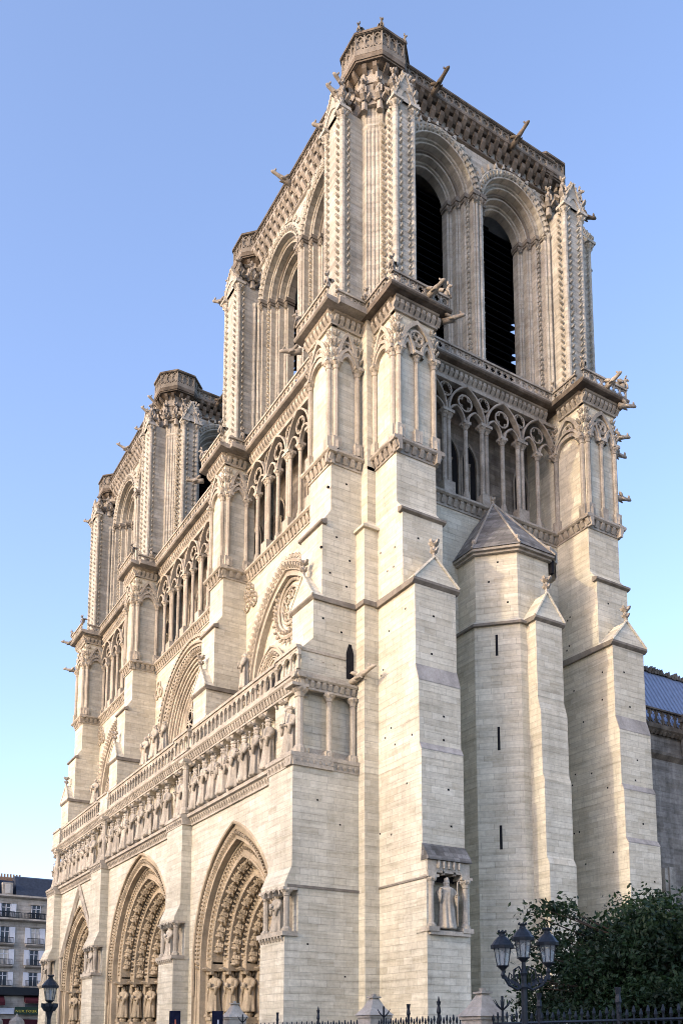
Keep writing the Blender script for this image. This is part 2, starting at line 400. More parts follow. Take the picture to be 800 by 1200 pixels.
CAX = Vector((8, 24, 0))
cathedral = empty('cathedral', CAX)
tag(cathedral, 'huge pale limestone gothic cathedral with twin square towers and three carved portals', 'cathedral')
BW = [(0., 2.28), (14.13, 16.31), (31.85, 33.98), (46.97, 49.6)]       # west buttresses, upper storeys
BB = [(-.25, 2.35), (14.5, 17.15), (32.0, 34.9), (46.9, 49.7)]         # the same at portal level
XO = [0, 0, .3, .3]                                                   # the far half stands a little forward


# ================================================================== statues
def statue_mesh(seed, mode='king', mat=None):
    """robed standing figure 1 unit tall, facing -Y ; one continuous surface for body, then arms and head grown into it"""
    R = random.Random(seed); m = MB(); n = 40
    prf = [(0, .15, .125), (.03, .158, .135), (.08, .15, .125), (.16, .143, .117), (.25, .138, .11), (.35, .134, .103), (.45, .132, .098), (.5, .13, .095), (.55, .128, .092), (.63, .138, .098), (.72, .15, .1), (.775, .158, .095), (.805, .135, .082), (.825, .075, .062), (.845, .048, .05), (.862, .05, .056)]
    ph = R.uniform(0, 6.28); kf = R.choice([6, 7, 8]); sway = R.uniform(-.03, .03); vs = []; fs = []
    for z, rx, ry in prf:
        ox = sway * sin(z * 3.6)
        for k in range(n):
            t = 2 * pi * k / n; am = .17 * max(0, 1 - z / .8) + (.05 if z < .74 else 0)
            f = 1 + am * (.75 * cos(kf * t + ph + z * 1.6) + .45 * cos((kf * 2 - 3) * t + ph * 2 - z * 3)); vs.append((ox + rx * f * cos(t), ry * f * sin(t), z))
    for i in range(len(prf) - 1):
        for k in range(n): fs.append((i * n + k, i * n + (k + 1) % n, (i + 1) * n + (k + 1) % n, (i + 1) * n + k))
    fs.append(tuple(range(n - 1, -1, -1))); fs.append(tuple(range((len(prf) - 1) * n, len(prf) * n)))
    m.add(vs, fs); hx = sway * sin(3.2) ; tn = R.uniform(-.4, .4)
    ico(m, (hx, -.008, .905), .052, .06, .064, None, 10, 7)
    d = Vector((sin(tn), -cos(tn), 0)); s = Vector((cos(tn), sin(tn), 0)); h = Vector((hx, -.008, .905))
    m.add([h + d * .055 + Vector((0, 0, .018)), h + d * .08 - Vector((0, 0, .012)), h + d * .055 - s * .012 - Vector((0, 0, .016)), h + d * .055 + s * .012 - Vector((0, 0, .016))], [(0, 1, 2), (0, 3, 1), (1, 3, 2)])
    ico(m, h + d * .03 - Vector((0, 0, .055)), .035, .03, .045, None, 7, 4)         # beard / chin
    for sg in (-1, 1): ico(m, h + s * sg * .045 - d * .015 - Vector((0, 0, .02)), .022, .03, .05, None, 6, 4)   # hair falling by the ears
    if mode == 'king':
        lathe(m, hx, -.008, [(.055, .935), (.06, .945), (.066, .985), (.05, .985), (.045, .95)], 10)
        for k in range(5): ico(m, (hx + .06 * cos(k * 1.257), -.008 + .06 * sin(k * 1.257), .99), .014, None, .02, None, 5, 3)
    elif mode == 'bishop':
        m.add([(hx - .055, -.008, .93), (hx, -.065, .93), (hx + .055, -.008, .93), (hx, .05, .93), (hx - .05, -.008, .985), (hx, -.045, 1.02), (hx + .05, -.008, .985), (hx, .035, 1.02)], [(0, 1, 5, 4), (1, 2, 6, 5), (2, 3, 7, 6), (3, 0, 4, 7), (4, 5, 6, 7)])
    else:
        tube(m, [(hx + .085 * cos(2 * pi * k / 12), .05, .925 + .085 * sin(2 * pi * k / 12)) for k in range(12)], .012, 5, True)
        ico(m, (hx, -.002, .93), .055, .058, .05, None, 8, 5)
    def arm(sg, el, ha, r=.038):
        tube(m, [(hx + sg * .12, 0, .765), (hx + sg * .165, -.01, .7), el, ha], [.05, .052, r * 1.1, r * .8], 7)
        ico(m, ha, .03, .03, .034, None, 6, 4)
        for q in range(4):
            b = Vector(ha) + Vector(((q - 1.5) * .013, -.02, .012)); tube(m, [b, b + Vector((0, -.016, .012)), b + Vector((0, -.02, -.004))], [.008, .007, .005], 4)
        tube(m, [Vector(el), Vector(el) * .6 + Vector(ha) * .4, Vector(el) * .55 + Vector(ha) * .45 - Vector((0, 0, .17))], [.045, .05, .02], 6)   # hanging sleeve
    if mode == 'bishop':
        arm(-1, (-.175, -.05, .62), (-.165, -.1, .76)); arm(1, (.17, -.06, .6), (.12, -.14, .63))
        tube(m, [(.125, -.165, .04), (.125, -.165, .82), (.13, -.165, .9), (.16, -.165, .93), (.19, -.165, .9), (.175, -.165, .87)], .012, 6)
    elif mode == 'king':
        arm(-1, (-.17, -.05, .6), (R.uniform(-.08, -.02), -.13, R.uniform(.58, .68))); arm(1, (.17, -.05, .6), (R.uniform(.03, .11), -.13, R.uniform(.5, .66)))
        tube(m, [(R.uniform(.03, .1), -.15, .5), (.1, -.15, .84)], .012, 5); ico(m, (.1, -.15, .85), .024, None, .03, None, 6, 4)
    else:
        arm(-1, (-.165, -.05, .6), (-.03, -.13, .62)); arm(1, (.165, -.05, .6), (.06, -.13, .56))
        m.add([(-.05 + x * .1, -.15 - y * .02, .57 + z * .13) for x in (0, 1) for y in (0, 1) for z in (0, 1)], BOXF)
    return m.mesh('statue', mat or M['carved'], True)
ST = {k: [statue_mesh(i * 13 + 5, k, M['carved'] if k != 'saint' else M['portal']) for i in range(c)] for k, c in (('king', 7), ('saint', 6), ('bishop', 1))}
ST['angel'] = [statue_mesh(91, 'saint', M['carved']), statue_mesh(92, 'saint', M['carved'])]
def put_statue(kind, i, loc, h, rz, label, group, cat='statue'):
    o = link('statue', ST[kind][i % len(ST[kind])]); o.location = loc; o.scale = (h * 1.12, h * 1.12, h); o.rotation_euler = (0, 0, rz)
    return tag(o, label, cat, group)
ORD = ['first', 'second', 'third', 'fourth', 'fifth', 'sixth', 'seventh', 'eighth', 'ninth', 'tenth', 'eleventh', 'twelfth']
WROT, SROT = -pi / 2, 0.

# ================================================================== west front, portal storey
ZG = 15.65; ZB = 19.8
m = MB()
CP = 1.6                                     # face of the portal wall
PORT = [dict(ca=8.15, w=5.75, h=7.7, zs=6.2, k=4, a0=2.35, a1=14.5), dict(ca=24.45, w=7.2, h=8.6, zs=6.3, k=5, a0=17.15, a1=32.0), dict(ca=40.3, w=5.3, h=6.9, zs=6.2, k=4, a0=34.9, a1=46.9)]
for p in PORT: wall_arch(m, WF, p['a0'], p['a1'], 0, ZG - .3, CP, p['ca'], p['zs'], p['w'], p['h'], 12)
facade = empty('west_front', (0, 24, 0), cathedral)
part('portal_wall', m, M['ashlar'], facade)
for i, (a0, a1) in enumerate(BB):
    m = MB(); bk = -1.65 if i == 0 else 0; prof(m, WF, a0, a1, [(2.25, ZG - .35), (2.25, 9.9), (2.62, 9.05), (2.62, 8.75), (1.9, 8.75), (1.9, 6.55), (2.62, 6.55), (2.62, 0), (bk, 0), (bk, ZG - .35)])
    fbox(m, WF, a0 - .06, a1 + .06, 0, 1.4, 0, 2.72)
    part('buttress_base', m, M['ashlar'], facade)
m = MB()                                     # hidden core of the block
box(m, 3.2, 18.5, .3, 49.3, 0, 15); box(m, 2.2, 18.5, .3, 49.3, 15, 19.5)
part('core_wall', m, M['ashlar'], facade)
# niches with statues on the four bases
for i, (a0, a1) in enumerate(BB):
    nb = empty('niche', (-2.6, (a0 + a1) / 2, 6.4), cathedral)
    m = MB(); w = a1 - a0
    for a in (a0 + .2, a1 - .2): column(m, WF, a, 2.42, 6.7, 8.77, .15, 8, .35, .25)
    fbox(m, WF, a0 - .1, a1 + .1, 6.48, 6.7, 1.95, 2.78); frieze(m, WF, a0, a1, 6.2, 6.45, 2.62, .3, .22)
    fbox(m, WF, a0 - .05, a0 + .55, 8.72, 8.84, 1.95, 2.72); fbox(m, WF, a1 - .55, a1 + .05, 8.72, 8.84, 1.95, 2.72)
    for ca in (a0 + w * .28, a0 + w * .5, a0 + w * .72): ring(m, WF, ca, 8.5, w * .1, .3, w * .14, .42, 2.7, 2.2)
    part('niche_frame', m, M['carved'], nb)
    m = MB(); arch_panel(m, WF, (a0 + a1) / 2, 8.3, w * .3, .5, 6.6, 1.906); part('niche_back', m, M['carvedgrey'], nb)
    put_statue('angel', i, (-2.36, (a0 + a1) / 2, 6.7), 2.05, WROT, ['haloed stone figure in the niche of the nearest front buttress', 'haloed stone figure in the niche between the near and middle portals', 'haloed stone figure in the niche between the middle and far portals', 'haloed stone figure in the niche at the far end of the front'][i], 'statues in the buttress niches')
# portals
PN = ['near', 'middle', 'far']
for pi_, p in enumerate(PORT):
    P = empty('portal', (-CP, p['ca'], 0), cathedral); ca, w, h, zs, K = p['ca'], p['w'], p['h'], p['zs'], p['k']
    hr = h / w
    m = MB(); bw = .32                        # plain outer band, then the zigzag band
    ring(m, WF, ca, zs, w - .02, h - .02, w + .001, h + .001, CP + .004, CP - .2, zs, 12); ring(m, WF, ca, zs, w - bw, (w - bw) * hr, w, h, CP - .15, CP - .35, zs, 12)
    roll(m, WF, ca, zs, w - .06, h - .04, CP - .03, .11, 2.0 if pi_ != 2 else .3, 12)
    part('hood_mould', m, M['portal'], P)
    m = MB(); w1 = w - bw; w2 = w1 - .42
    ring(m, WF, ca, zs, w2, w2 * hr, w1, w1 * hr, CP - .22, CP - .75, zs, 12)
    arch_crockets(m, WF, ca, zs, w1 - .21, (w1 - .21) * hr, CP - .22, .25, .24, .6, True)
    part('zigzag_band', m, M['portal'], P)
    st = (w2 - (1.95 if pi_ != 1 else 2.5)) / K; cur = w2; c = CP - .7
    for k in range(K):
        m = MB(); wi = cur - st; dc = st * 1.02
        ring(m, WF, ca, zs, wi, wi * hr, cur, cur * hr, c, c - dc, .12, 12)
        roll(m, WF, ca, zs, cur - .06, (cur - .06) * hr, c + .05, .085, .2, 12); arch_crockets(m, WF, ca, zs, (wi + cur) / 2, (wi + cur) / 2 * hr, c, .3, .2, 0, True)
        roll(m, WF, ca, zs, wi + .06, (wi + .06) * hr, c + .04, .07, .2, 12)
        wm = wi - .02                  # seated figures under canopies all along the order
        for x, z, nx, nz in arch_samples(wm, wm * hr, .98):
            tx, tz = (nz, -nx) if x < 0 else (-nz, nx)        # upward along the arch
            if tz < 0: tx, tz = -tx, -tz
            q = lambda t, n_, cc: WF(ca + x + tx * t + nx * n_, zs + z + tz * t + nz * n_, cc)
            T = WF.u * tx + Vector((0, 0, tz)); Nn = WF.u * nx + Vector((0, 0, nz)); Mx = Matrix((Nn, WF.n, T)).transposed()
            cq = c - dc * .42; F = (WF.n - Nn).normalized(); S_ = F.cross(T).normalized(); Mf = Matrix((S_, F, T)).transposed(); w_ = dc * .42
            ico(m, q(-.18, .02, cq), w_, .2, .28, Mf, 8, 5); ico(m, q(.1, .0, cq), w_ * .85, .19, .22, Mf, 8, 5); ico(m, q(.33, -.05, cq + .05), .115, .12, .13, Mf, 7, 5)
            for e in (-1, 1):
                b = Vector(q(0, 0, cq)); tube(m, [b + S_ * e * w_ * .75 + T * .18, b + S_ * e * w_ * .9 + F * .1, b + S_ * e * .05 + F * .22 + T * .02], [.07, .06, .04], 5)
            ico(m, q(-.3, -.1, cq + .12), w_ * .8, .16, .1, Mf, 6, 4)
            for e in (-1, 0, 1): crocket(m, Vector(q(.47, 0, cq)) + S_ * e * w_ * .7, F + T * .3, T, .27)
        part('archivolt', m, M['portal'], P)
        # jamb below the order: shaft, canopy, pedestal and statue on both sides
        for sg in (-1, 1):
            m = MB()
            a = ca + sg * (cur - .5 * st); cc = c - dc * .35
            fbox(m, WF, a - st * .5, a + st * .5, 0, 2.7, c - dc - .5, c); fbox(m, WF, a - st * .5, a + st * .5, 2.7, zs, c - dc - .6, c - dc + .1)
            fbox(m, WF, a - st * .52, a + st * .52, 2.7, 2.9, c - dc - .5, c + .1)
            if pi_ == 1:
                roundel(m, WF, a, 1.7, c + .02, st * .36, .07, .1, 10)
            else: ring(m, WF, a, 1.6, st * .3, .5, st * .48, .75, c + .08, c - .1, 1.4, 5)
            column(m, WF, ca + sg * (cur + .02), c - .02, 2.9, zs - .35, .13, 7, .3, .2)
            cc = c - dc * .4; lathe(m, -cc, a, [(.22, 2.9), (.3, 3.05), (.2, 3.2)], 8)
            fbox(m, WF, a - st * .5, a + st * .5, zs - .55, zs + .1, c - dc - .5, c + .08)
            for e in range(3): crocket(m, WF(a + (e - 1) * st * .32, zs - .5, c + .1), WF.n + Vector((0, 0, -.2)), Vector((0, 0, 1)), .3)
            for e in (-1, 1): lathe(m, -(c - .02), a + e * st * .25, [(.16, zs - .75), (.19, zs - .6), (.17, zs - .45)], 6)
            part('jamb', m, M['portal'], P)
        if pi_ != 2 or k < 3: put_statue('saint', k + pi_ * 2, (-(c - dc * .4), ca + cur - .5 * st, 3.2), 2.5 if pi_ != 1 else 2.45, WROT + .35,
                   'haloed stone figure %s from the outer edge of the row lining the %s portal' % (ORD[k], PN[pi_]), 'figures flanking the portals')
        cur = wi; c -= dc
    m = MB(); ring(m, WF, ca, zs, cur - .25, (cur - .25) * hr, cur, cur * hr, c, c - .6, zs, 12)
    wl = cur - .2; arch_panel(m, WF, ca, zs, wl, wl * hr, zs - 1.5, c - .25, 12)
    for r_ in range(3):                      # carved rows of the tympanum
        zz = zs - 1.2 + r_ * 1.25; ww = wl * (.9 - .24 * r_)
        fbox(m, WF, ca - wl * (1 - .2 * r_), ca + wl * (1 - .2 * r_), zz - .22, zz - .1, c - .3, c - .12)
        kk = max(1, int(ww * 2 / .45))
        for e in range(kk):
            a = ca - ww + (e + .5) * 2 * ww / kk; ico(m, WF(a, zz + .28, c - .2), .16, .13, .36, None, 6, 4); ico(m, WF(a, zz + .74, c - .17), .1, None, .12, None, 6, 4)
    part('tympanum', m, M['portal'], P)
    m = MB(); fbox(m, WF, ca - wl, ca + wl, 0, zs - 1.5, c - .5, c - .3); part('door', m, M['wood'], P)
    m = MB(); column(m, WF, ca, c - .15, .6, zs - 1.5, .2, 8, .4, .5); part('trumeau', m, M['portal'], P)
    if pi_ == 2:
        m = MB()
        for sg in (-1, 1): tube(m, [WF(ca + sg * (w + .1), 9.0, CP + .1), WF(ca, 14.75, CP + .1)], .16, 6); tube(m, [WF(ca + sg * (w - .25), 9.0, CP + .06), WF(ca, 14.2, CP + .06)], .1, 6)
        for sg in (-1, 1): column(m, WF, ca + sg * (w + .1), CP + .1, 0, 9.0, .14, 7, .4, 0)
        part('portal_gable', m, M['carved'], P)

# ================================================================== gallery of kings
kg = empty('kings_gallery', (-1.9, 24, ZG), cathedral)
m = MB()
for a0, a1 in [(2.6, 14.3), (17.4, 31.8), (35.1, 46.7)]:
    prof(m, WF, a0 - .4, a1 + .4, [(0, ZG), (2.0, ZG - .06), (2.0, ZG - .26), (1.85, ZG - .3), (1.72, ZG - .55), (1.72, ZG - .75), (0, ZG - .75)])
    frieze(m, WF, a0, a1, ZG - .68, ZG - .3, CP + .1, .33, .22)
for a0, a1 in BB:
    prof(m, WF, a0 - .12, a1 + .12, [(0, ZG + .003), (2.42, ZG - .06), (2.42, ZG - .26), (2.35, ZG - .3), (2.29, ZG - .55), (2.29, ZG - .72), (0, ZG - .72)])
    frieze(m, WF, a0, a1, ZG - .68, ZG - .3, 2.28, .33, .2)
prof(m, SF, -2.395, 1.55, [(-.4, ZG + .006), (.38, ZG - .06), (.38, ZG - .26), (.34, ZG - .3), (.28, ZG - .55), (.28, ZG - .7), (-.4, ZG - .7)])
frieze(m, SF, -2.3, 1.5, ZG - .66, ZG - .3, .27, .33, .2)
part('gallery_floor', m, M['carved'], kg)
m = MB(); box(m, -.95, 2.5, .5, 49.3, ZG, ZB - .6); part('gallery_back_wall', m, M['ashlar'], kg)
# upper slab
m = MB()
cornice(m, WF, -.1, 49.75, ZB, 1.75, .3, .75, .34, .16, 1, 1)
cornice(m, SF, -1.9, 1.5, ZB + .004, -.02, .28, .75, .34, .16, 1, 0)
box(m, -1.7, 1.8, .1, 49.5, ZB - .5, ZB - .02)
part('gallery_cornice', m, M['carved'], kg)
# columns, canopies and kings
slots = []
for bi, (a0, a1, n) in enumerate([(2.6, 14.2, 8), (17.5, 31.7, 8), (35.2, 46.7, 8)]):
    s = (a1 - a0) / n
    for i in range(n): slots.append((bi, i, a0 + (i + .5) * s, s))
mc = MB()
for i, (a0, a1) in enumerate(BB):
    mid = (a0 + a1) / 2
    for a in (a0 + .28,) if i else (a0 + .33,):
        mm = MB()
        column(mm, WF, a, 1.98 if i else 1.72, ZG, ZB - .75, .21, 10, .5, .45); fbox(mm, WF, a - .42, a + .42, ZB - .78, ZB - .62, 1.4, 2.35)
        part('column', mm, M['carved'], kg)
    slots.append((10 + i, 0, a0 + (1.35 if i else 1.15), 1.6))
slots.sort(key=lambda t: t[2])
allk = [t for t in slots]
for j, (bi, i, a, s) in enumerate(allk):
    mm = MB(); ed = a + s / 2; mo = MB()
    column(mm, WF, ed, 1.5, ZG + .02, ZB - 1.05, .1, 7, .3, .25)
    part('gallery_column', mm, M['carved'], kg)
    # trefoil canopy arch over each king
    ring(mo, WF, a, ZB - 1.0, s * .38, .3, s * .5, .4, 1.72, 1.05, 0, 5)
    fbox(mo, WF, ed - .15, ed + .15, ZB - 1.05, ZB - .7, 1.05, 1.75)
    for e in (-1, 0, 1): crocket(mo, WF(ed + e * .14, ZB - 1.05, 1.78), WF.n, Vector((0, 0, 1)), .22)
    part('canopy', mo, M['carved'], kg)
bays = {0: ('over the near portal', 0), 1: ('over the middle portal', 0), 2: ('over the far portal', 0)}
for j, (bi, i, a, s) in enumerate(allk):
    if bi < 10: lab = '%s crowned stone king from the nearer buttress in the gallery over the %s portal' % (ORD[i], ['near', 'tall middle', 'far gabled'][bi])
    else: lab = ['crowned stone king closest to the corner column at the near end of the gallery', 'crowned stone king on the buttress between the near and middle portals', 'crowned stone king on the buttress between the middle and far portals', 'crowned stone king standing on the last buttress at the far end of the gallery'][bi - 10]
    put_statue('king', j * 3 + bi, (-1.8 - random.uniform(0, .08), a, ZG + .01), 2.72 + random.uniform(-.08, .1), WROT + random.uniform(-.3, .3), lab, 'kings in the gallery')
# south return of the gallery
m = MB()
for a in (-.05, 1.36): column(m, SF, a, -.02, ZG, ZB - .75, .15, 9, .45, .4)
fbox(m, SF, -1.0, 1.6, ZG + .002, ZG + .5, -.5, -.36)
for a in (-.05, 1.36): fbox(m, SF, a - .25, a + .25, ZG, ZG + .35, -.4, .16)
part('return_column', m, M['carved'], kg)
# terrace parapet
m = MB(); c = 1.78
for a0, a1 in [(2.55, 14.2), (17.4, 31.8), (35.1, 46.7)]: arcade_rail(m, WF, a0, a1, ZB, 21.2, c, .62)
for i, (a0, a1) in enumerate(BB): arcade_rail(m, WF, a0 + .12, a1 - .1, ZB + .003, 21.26, c + .12, .8)
m2 = MB(); arcade_rail(m2, SF, -1.75, .9, ZB + .006, 21.22, -.12, .72)
part('terrace_parapet', m, M['carved'], kg); part('parapet_return', m2, M['carved'], kg)
m = MB(); fbox(m, SF, -1.6, .95, ZB, 21.1, -1.2, -.2); fbox(m, SF, -1.6, 1.6, 15.7, ZB, -3, -.45); part('return_wall', m, M['ashlar'], kg)

# ================================================================== rose storey
rs = empty('rose_storey', (1.74, 24, ZB), cathedral)
ZR = 32.61
for bi, (a0, a1) in enumerate([(2.28, 14.13), (16.31, 31.85), (33.98, 46.97)]):
    ca = (a0 + a1) / 2; C = -1.74 + (0, 0, .3)[bi]
    bay = empty('bay', (1.74, ca, ZB), cathedral)
    if bi != 1:
        w, h, zs = (a1 - a0) / 2 - .45, 7.0, 23.6
        m = MB(); wall_arch(m, WF, a0 - .5, a1 + .5, ZB - .3, ZR - .6, C, ca, zs, w - .9, h - .9, 12); part('bay_wall', m, M['ashlar'], bay)
        m = MB()
        roll(m, WF, ca, zs, w, h, C + .1, .15, 2.5, 14); arch_crockets(m, WF, ca, zs, w + .1, h + .1, C + .12, .42, .3, 2.5)
        roll(m, WF, ca, zs, w - .42, h - .42, C + .08, .2, 2.5, 14); arch_crockets(m, WF, ca, zs, w - .42, h - .42, C + .25, .38, .3, 2.5, True)
        ring(m, WF, ca, zs, w - .9, h - .9, w - .6, h - .6, C + .06, C - .5, 3.5, 14)
        part('relieving_arch', m, M['carved'], bay)
        m = MB(); ci = C - .35               # panel inside with its blind rose and two windows
        fbox(m, WF, a0, a1, ZB - .2, ZR - 1.2, ci - 1, ci)
        part('inner_panel', m, M['ashlar'], bay)
        m = MB(); zc = 27.9
        for r_, br_ in ((1.95, .14), (1.6, .1), (1.15, .1)): tube(m, [WF(ca + r_ * cos(2 * pi * k / 28), zc + r_ * sin(2 * pi * k / 28), ci + .12) for k in range(28)], br_, 6, True)
        for k in range(26):
            t = 2 * pi * k / 26; crocket(m, WF(ca + 1.78 * cos(t), zc + 1.78 * sin(t), ci + .1), WF.n, Vector((0, 0, 1)), .3); crocket(m, WF(ca + 2.1 * cos(t), zc + 2.1 * sin(t), ci + .1), WF.u * cos(t) + Vector((0, 0, sin(t))), WF.n, .26)
        for k in range(8): t = pi / 4 * k; tube(m, [WF(ca + .75 * cos(t) + .26 * cos(q), zc + .75 * sin(t) + .26 * sin(q), ci + .1) for q in (0, 1.05, 2.1, 3.14, 4.19, 5.24)], .06, 5, True)
        part('blind_rose', m, M['carved'], bay)
        for sg in (-1, 1):
            wn = empty('lancet_window', WF(ca + sg * 2.25, 23, ci), cathedral); cw = ca + sg * 2.3; m = MB(); w0, h0 = 2.1, 2.6
            for k in range(3):
                ring(m, WF, cw, 23.5, w0 - .32, h0 - .32, w0, h0, ci + .3 - k * .12, ci - .1 - k * .12, 3.5, 9); roll(m, WF, cw, 23.5, w0 - .06, h0 - .06, ci + .34 - k * .12, .08, 3.5, 9)
                if k == 1: arch_crockets(m, WF, cw, 23.5, w0 - .16, h0 - .16, ci + .2, .3, .26, 0, True)
                w0 -= .36; h0 -= .38
            column(m, WF, cw - 1.95, ci + .2, 20, 23.5, .12, 7); column(m, WF, cw + 1.95, ci + .2, 20, 23.5, .12, 7)
            part('window_frame', m, M['carved'], wn)
            m = MB(); arch_panel(m, WF, cw, 23.5, w0, h0, ZB, ci + .012, 9); part('pane', m, M['void'], wn)
        m = MB()                             # blind trefoils in the spandrels
        for sg in (-1, 1):
            m = MB()
            for dx, dz in ((0, .62), (-.5, -.15), (.5, -.15)):
                tube(m, [WF(ca + sg * (w - .25) + dx + .42 * cos(2 * pi * k / 10), 30.4 + dz + .42 * sin(2 * pi * k / 10), C + .05) for k in range(10)], .11, 5, True)
                for k in range(8): t = pi / 4 * k; crocket(m, WF(ca + sg * (w - .25) + dx + .42 * cos(t), 30.4 + dz + .42 * sin(t), C + .1), WF.n, Vector((0, 0, 1)), .22)
            part('trefoil', m, M['carved'], bay)
    else:
        R0 = 6.9; zc = 24.2
        m = MB(); wall_arch(m, WF, a0 - .5, a1 + .5, ZB - .3, ZR - .6, C, ca, zc, R0, R0 * 1.04, 16); part('bay_wall', m, M['ashlar'], bay)
        m = MB(); w0 = R0
        arch_crockets(m, WF, ca, zc, R0 + .25, R0 * 1.04 + .25, C + .08, .42, .32, 2)
        for k in range(5):
            ring(m, WF, ca, zc, w0 - .4, (w0 - .4) * 1.04, w0, w0 * 1.04, C - k * .3 + .02, C - (k + 1) * .3, 4, 18); roll(m, WF, ca, zc, w0 - .1, (w0 - .1) * 1.04, C - k * .3 + .08, .13, 4, 18)
            if k == 1: arch_crockets(m, WF, ca, zc, w0 - .25, (w0 - .25) * 1.04, C - .28, .34, .3, 3, True)
            w0 -= .4
        part('relieving_arch', m, M['carved'], bay)
        m = MB(); cb = C - 1.5
        for r_, br_ in ((4.9, .2), (4.5, .12), (2.7, .12), (1.1, .12)): tube(m, [WF(ca + r_ * cos(2 * pi * k / 36), zc + .3 + r_ * sin(2 * pi * k / 36), cb + .2) for k in range(36)], br_, 6, True)
        for k in range(24):
            t = 2 * pi * k / 24; tube(m, [WF(ca + 2.7 * cos(t), zc + .3 + 2.7 * sin(t), cb + .2), WF(ca + 4.5 * cos(t), zc + .3 + 4.5 * sin(t), cb + .2)], .07, 5)
            if k % 2 == 0: tube(m, [WF(ca + 1.1 * cos(t), zc + .3 + 1.1 * sin(t), cb + .2), WF(ca + 2.7 * cos(t), zc + .3 + 2.7 * sin(t), cb + .2)], .07, 5)
            roundel(m, WF, ca + 4.05 * cos(t + .13), zc + .3 + 4.05 * sin(t + .13), cb + .2, .42, .06, .1, 8)
        part('rose_window', m, M['carved'], bay)
        m = MB(); arch_panel(m, WF, ca, zc, w0 + .3, (w0 + .3) * 1.04, ZB, cb, 16); part('pane', m, M['void'], bay)
        m = MB()
        for sg in (-1, 1):
            m = MB()
            for dx, dz in ((0, .5), (-.42, -.15), (.42, -.15)):
                tube(m, [WF(ca + sg * (R0 + .05) + dx + .36 * cos(2 * pi * k / 10), 30.0 + dz + .36 * sin(2 * pi * k / 10), C + .05) for k in range(10)], .1, 5, True)
            part('trefoil', m, M['carved'], bay)
for i, (dy, dz, lab) in enumerate([(6.7, 0, 'slim stone figure standing on the parapet before the near twin window'), (19.8, 0, 'nearest of three stone figures before the great rose window'), (21.7, .3, 'middle and tallest of three stone figures before the great rose window'), (23.7, 0, 'farthest of three stone figures before the great rose window'), (36.5, 0, 'lone stone figure on the parapet before the far twin window')]):
    x = -1.72
    put_statue('angel', i, (x, dy, 21.22), 2.2 + dz, WROT + .2 * (i - 2), lab, 'figures standing on the terrace')

# ---- west buttresses of the rose storey
def buttress_w(i):
    a0, a1 = BW[i]; x = XO[i]
    b = empty('buttress', (-1 - x, (a0 + a1) / 2, ZB), cathedral)
    m = MB(); prof(m, WF, a0, a1, [(x - 3, ZB - .2), (x + 1.75, ZB - .2), (x + 1.68, 21.2), (x + 1.02, 21.85), (x + 1.02, 24.02), (x + .52, 24.02), (x + .52, 28.42), (x, 29.18), (x, ZR - .7), (x - 3, ZR - .7)])
    part('buttress_shaft', m, M['ashlar'], b)
    m = MB()
    prof(m, WF, a0 - .14, a1 + .14, [(x + .3, 28.56), (x + .66, 28.42), (x + .66, 28.3), (x + .52, 28.24), (x + .3, 28.24)])
    prof(m, WF, a0 - .13, a1 + .13, [(x - 1.4, 24.22), (x + 1.16, 24.16), (x + 1.16, 24.06), (x + 1.03, 23.94), (x - 1.4, 23.94)])
    part('string_course', m, M['string'], b); m = MB()
    ca = (a0 + a1) / 2; w = (a1 - a0) / 2 + .1
    v = [WF(ca - w, 24.2, x + 1.12), WF(ca, 25.75, x + 1.0), WF(ca + w, 24.2, x + 1.12), WF(ca - w, 24.2, x + .45), WF(ca, 25.75, x + .5), WF(ca + w, 24.2, x + .45)]
    m.add(v, [(0, 1, 2), (0, 3, 4, 1), (1, 4, 5, 2)]); tube(m, [WF(ca - w, 24.2, x + 1.12), WF(ca, 25.78, x + 1.02)], .07, 5); tube(m, [WF(ca + w, 24.2, x + 1.12), WF(ca, 25.78, x + 1.02)], .07, 5)
    part('gablet', m, M['ashlar'], b)
    m = MB(); finial(m, WF(ca, 25.7, x + .98), .95); part('finial', m, M['carvedgrey'], b)
for i in range(4): buttress_w(i)
# cornice at the foot of the open arcade
m = MB()
for (a0, a1), x in zip(BW, XO):
    cornice(m, WF, a0, a1, ZR, x, .38, .8, .42, .2, 1, 1)
    ends = [(SF, 0)] if a0 == 0 else []
for a0, a1, C in [(2.28, 14.13, -1.74), (16.31, 31.85, -1.74), (33.98, 46.97, -1.44)]: cornice(m, WF, a0 - .1, a1 + .1, ZR + .004, C, .4, .85, .42, .2)
for (a0, a1), x, X1 in zip(BW, XO, (1.85, 1.74, 1.5, 1.5)):                  # flanks of the buttresses
    f = Fr((0, a0, 0), (1, 0, 0), (0, -1, 0)); cornice(m, f, -x - .3, X1, ZR + .008, 0, .36, .8, .42, .2)
part('string_cornice', m, M['carved'], rs)

# ================================================================== south flank
fl = empty('south_flank', (10, 0, 0), cathedral)
m = MB(); box(m, 1.9, 18.6, 0, 3, 0, ZR - .6); box(m, 1.9, 18.6, 13, 16.2, 15, ZR - .6)
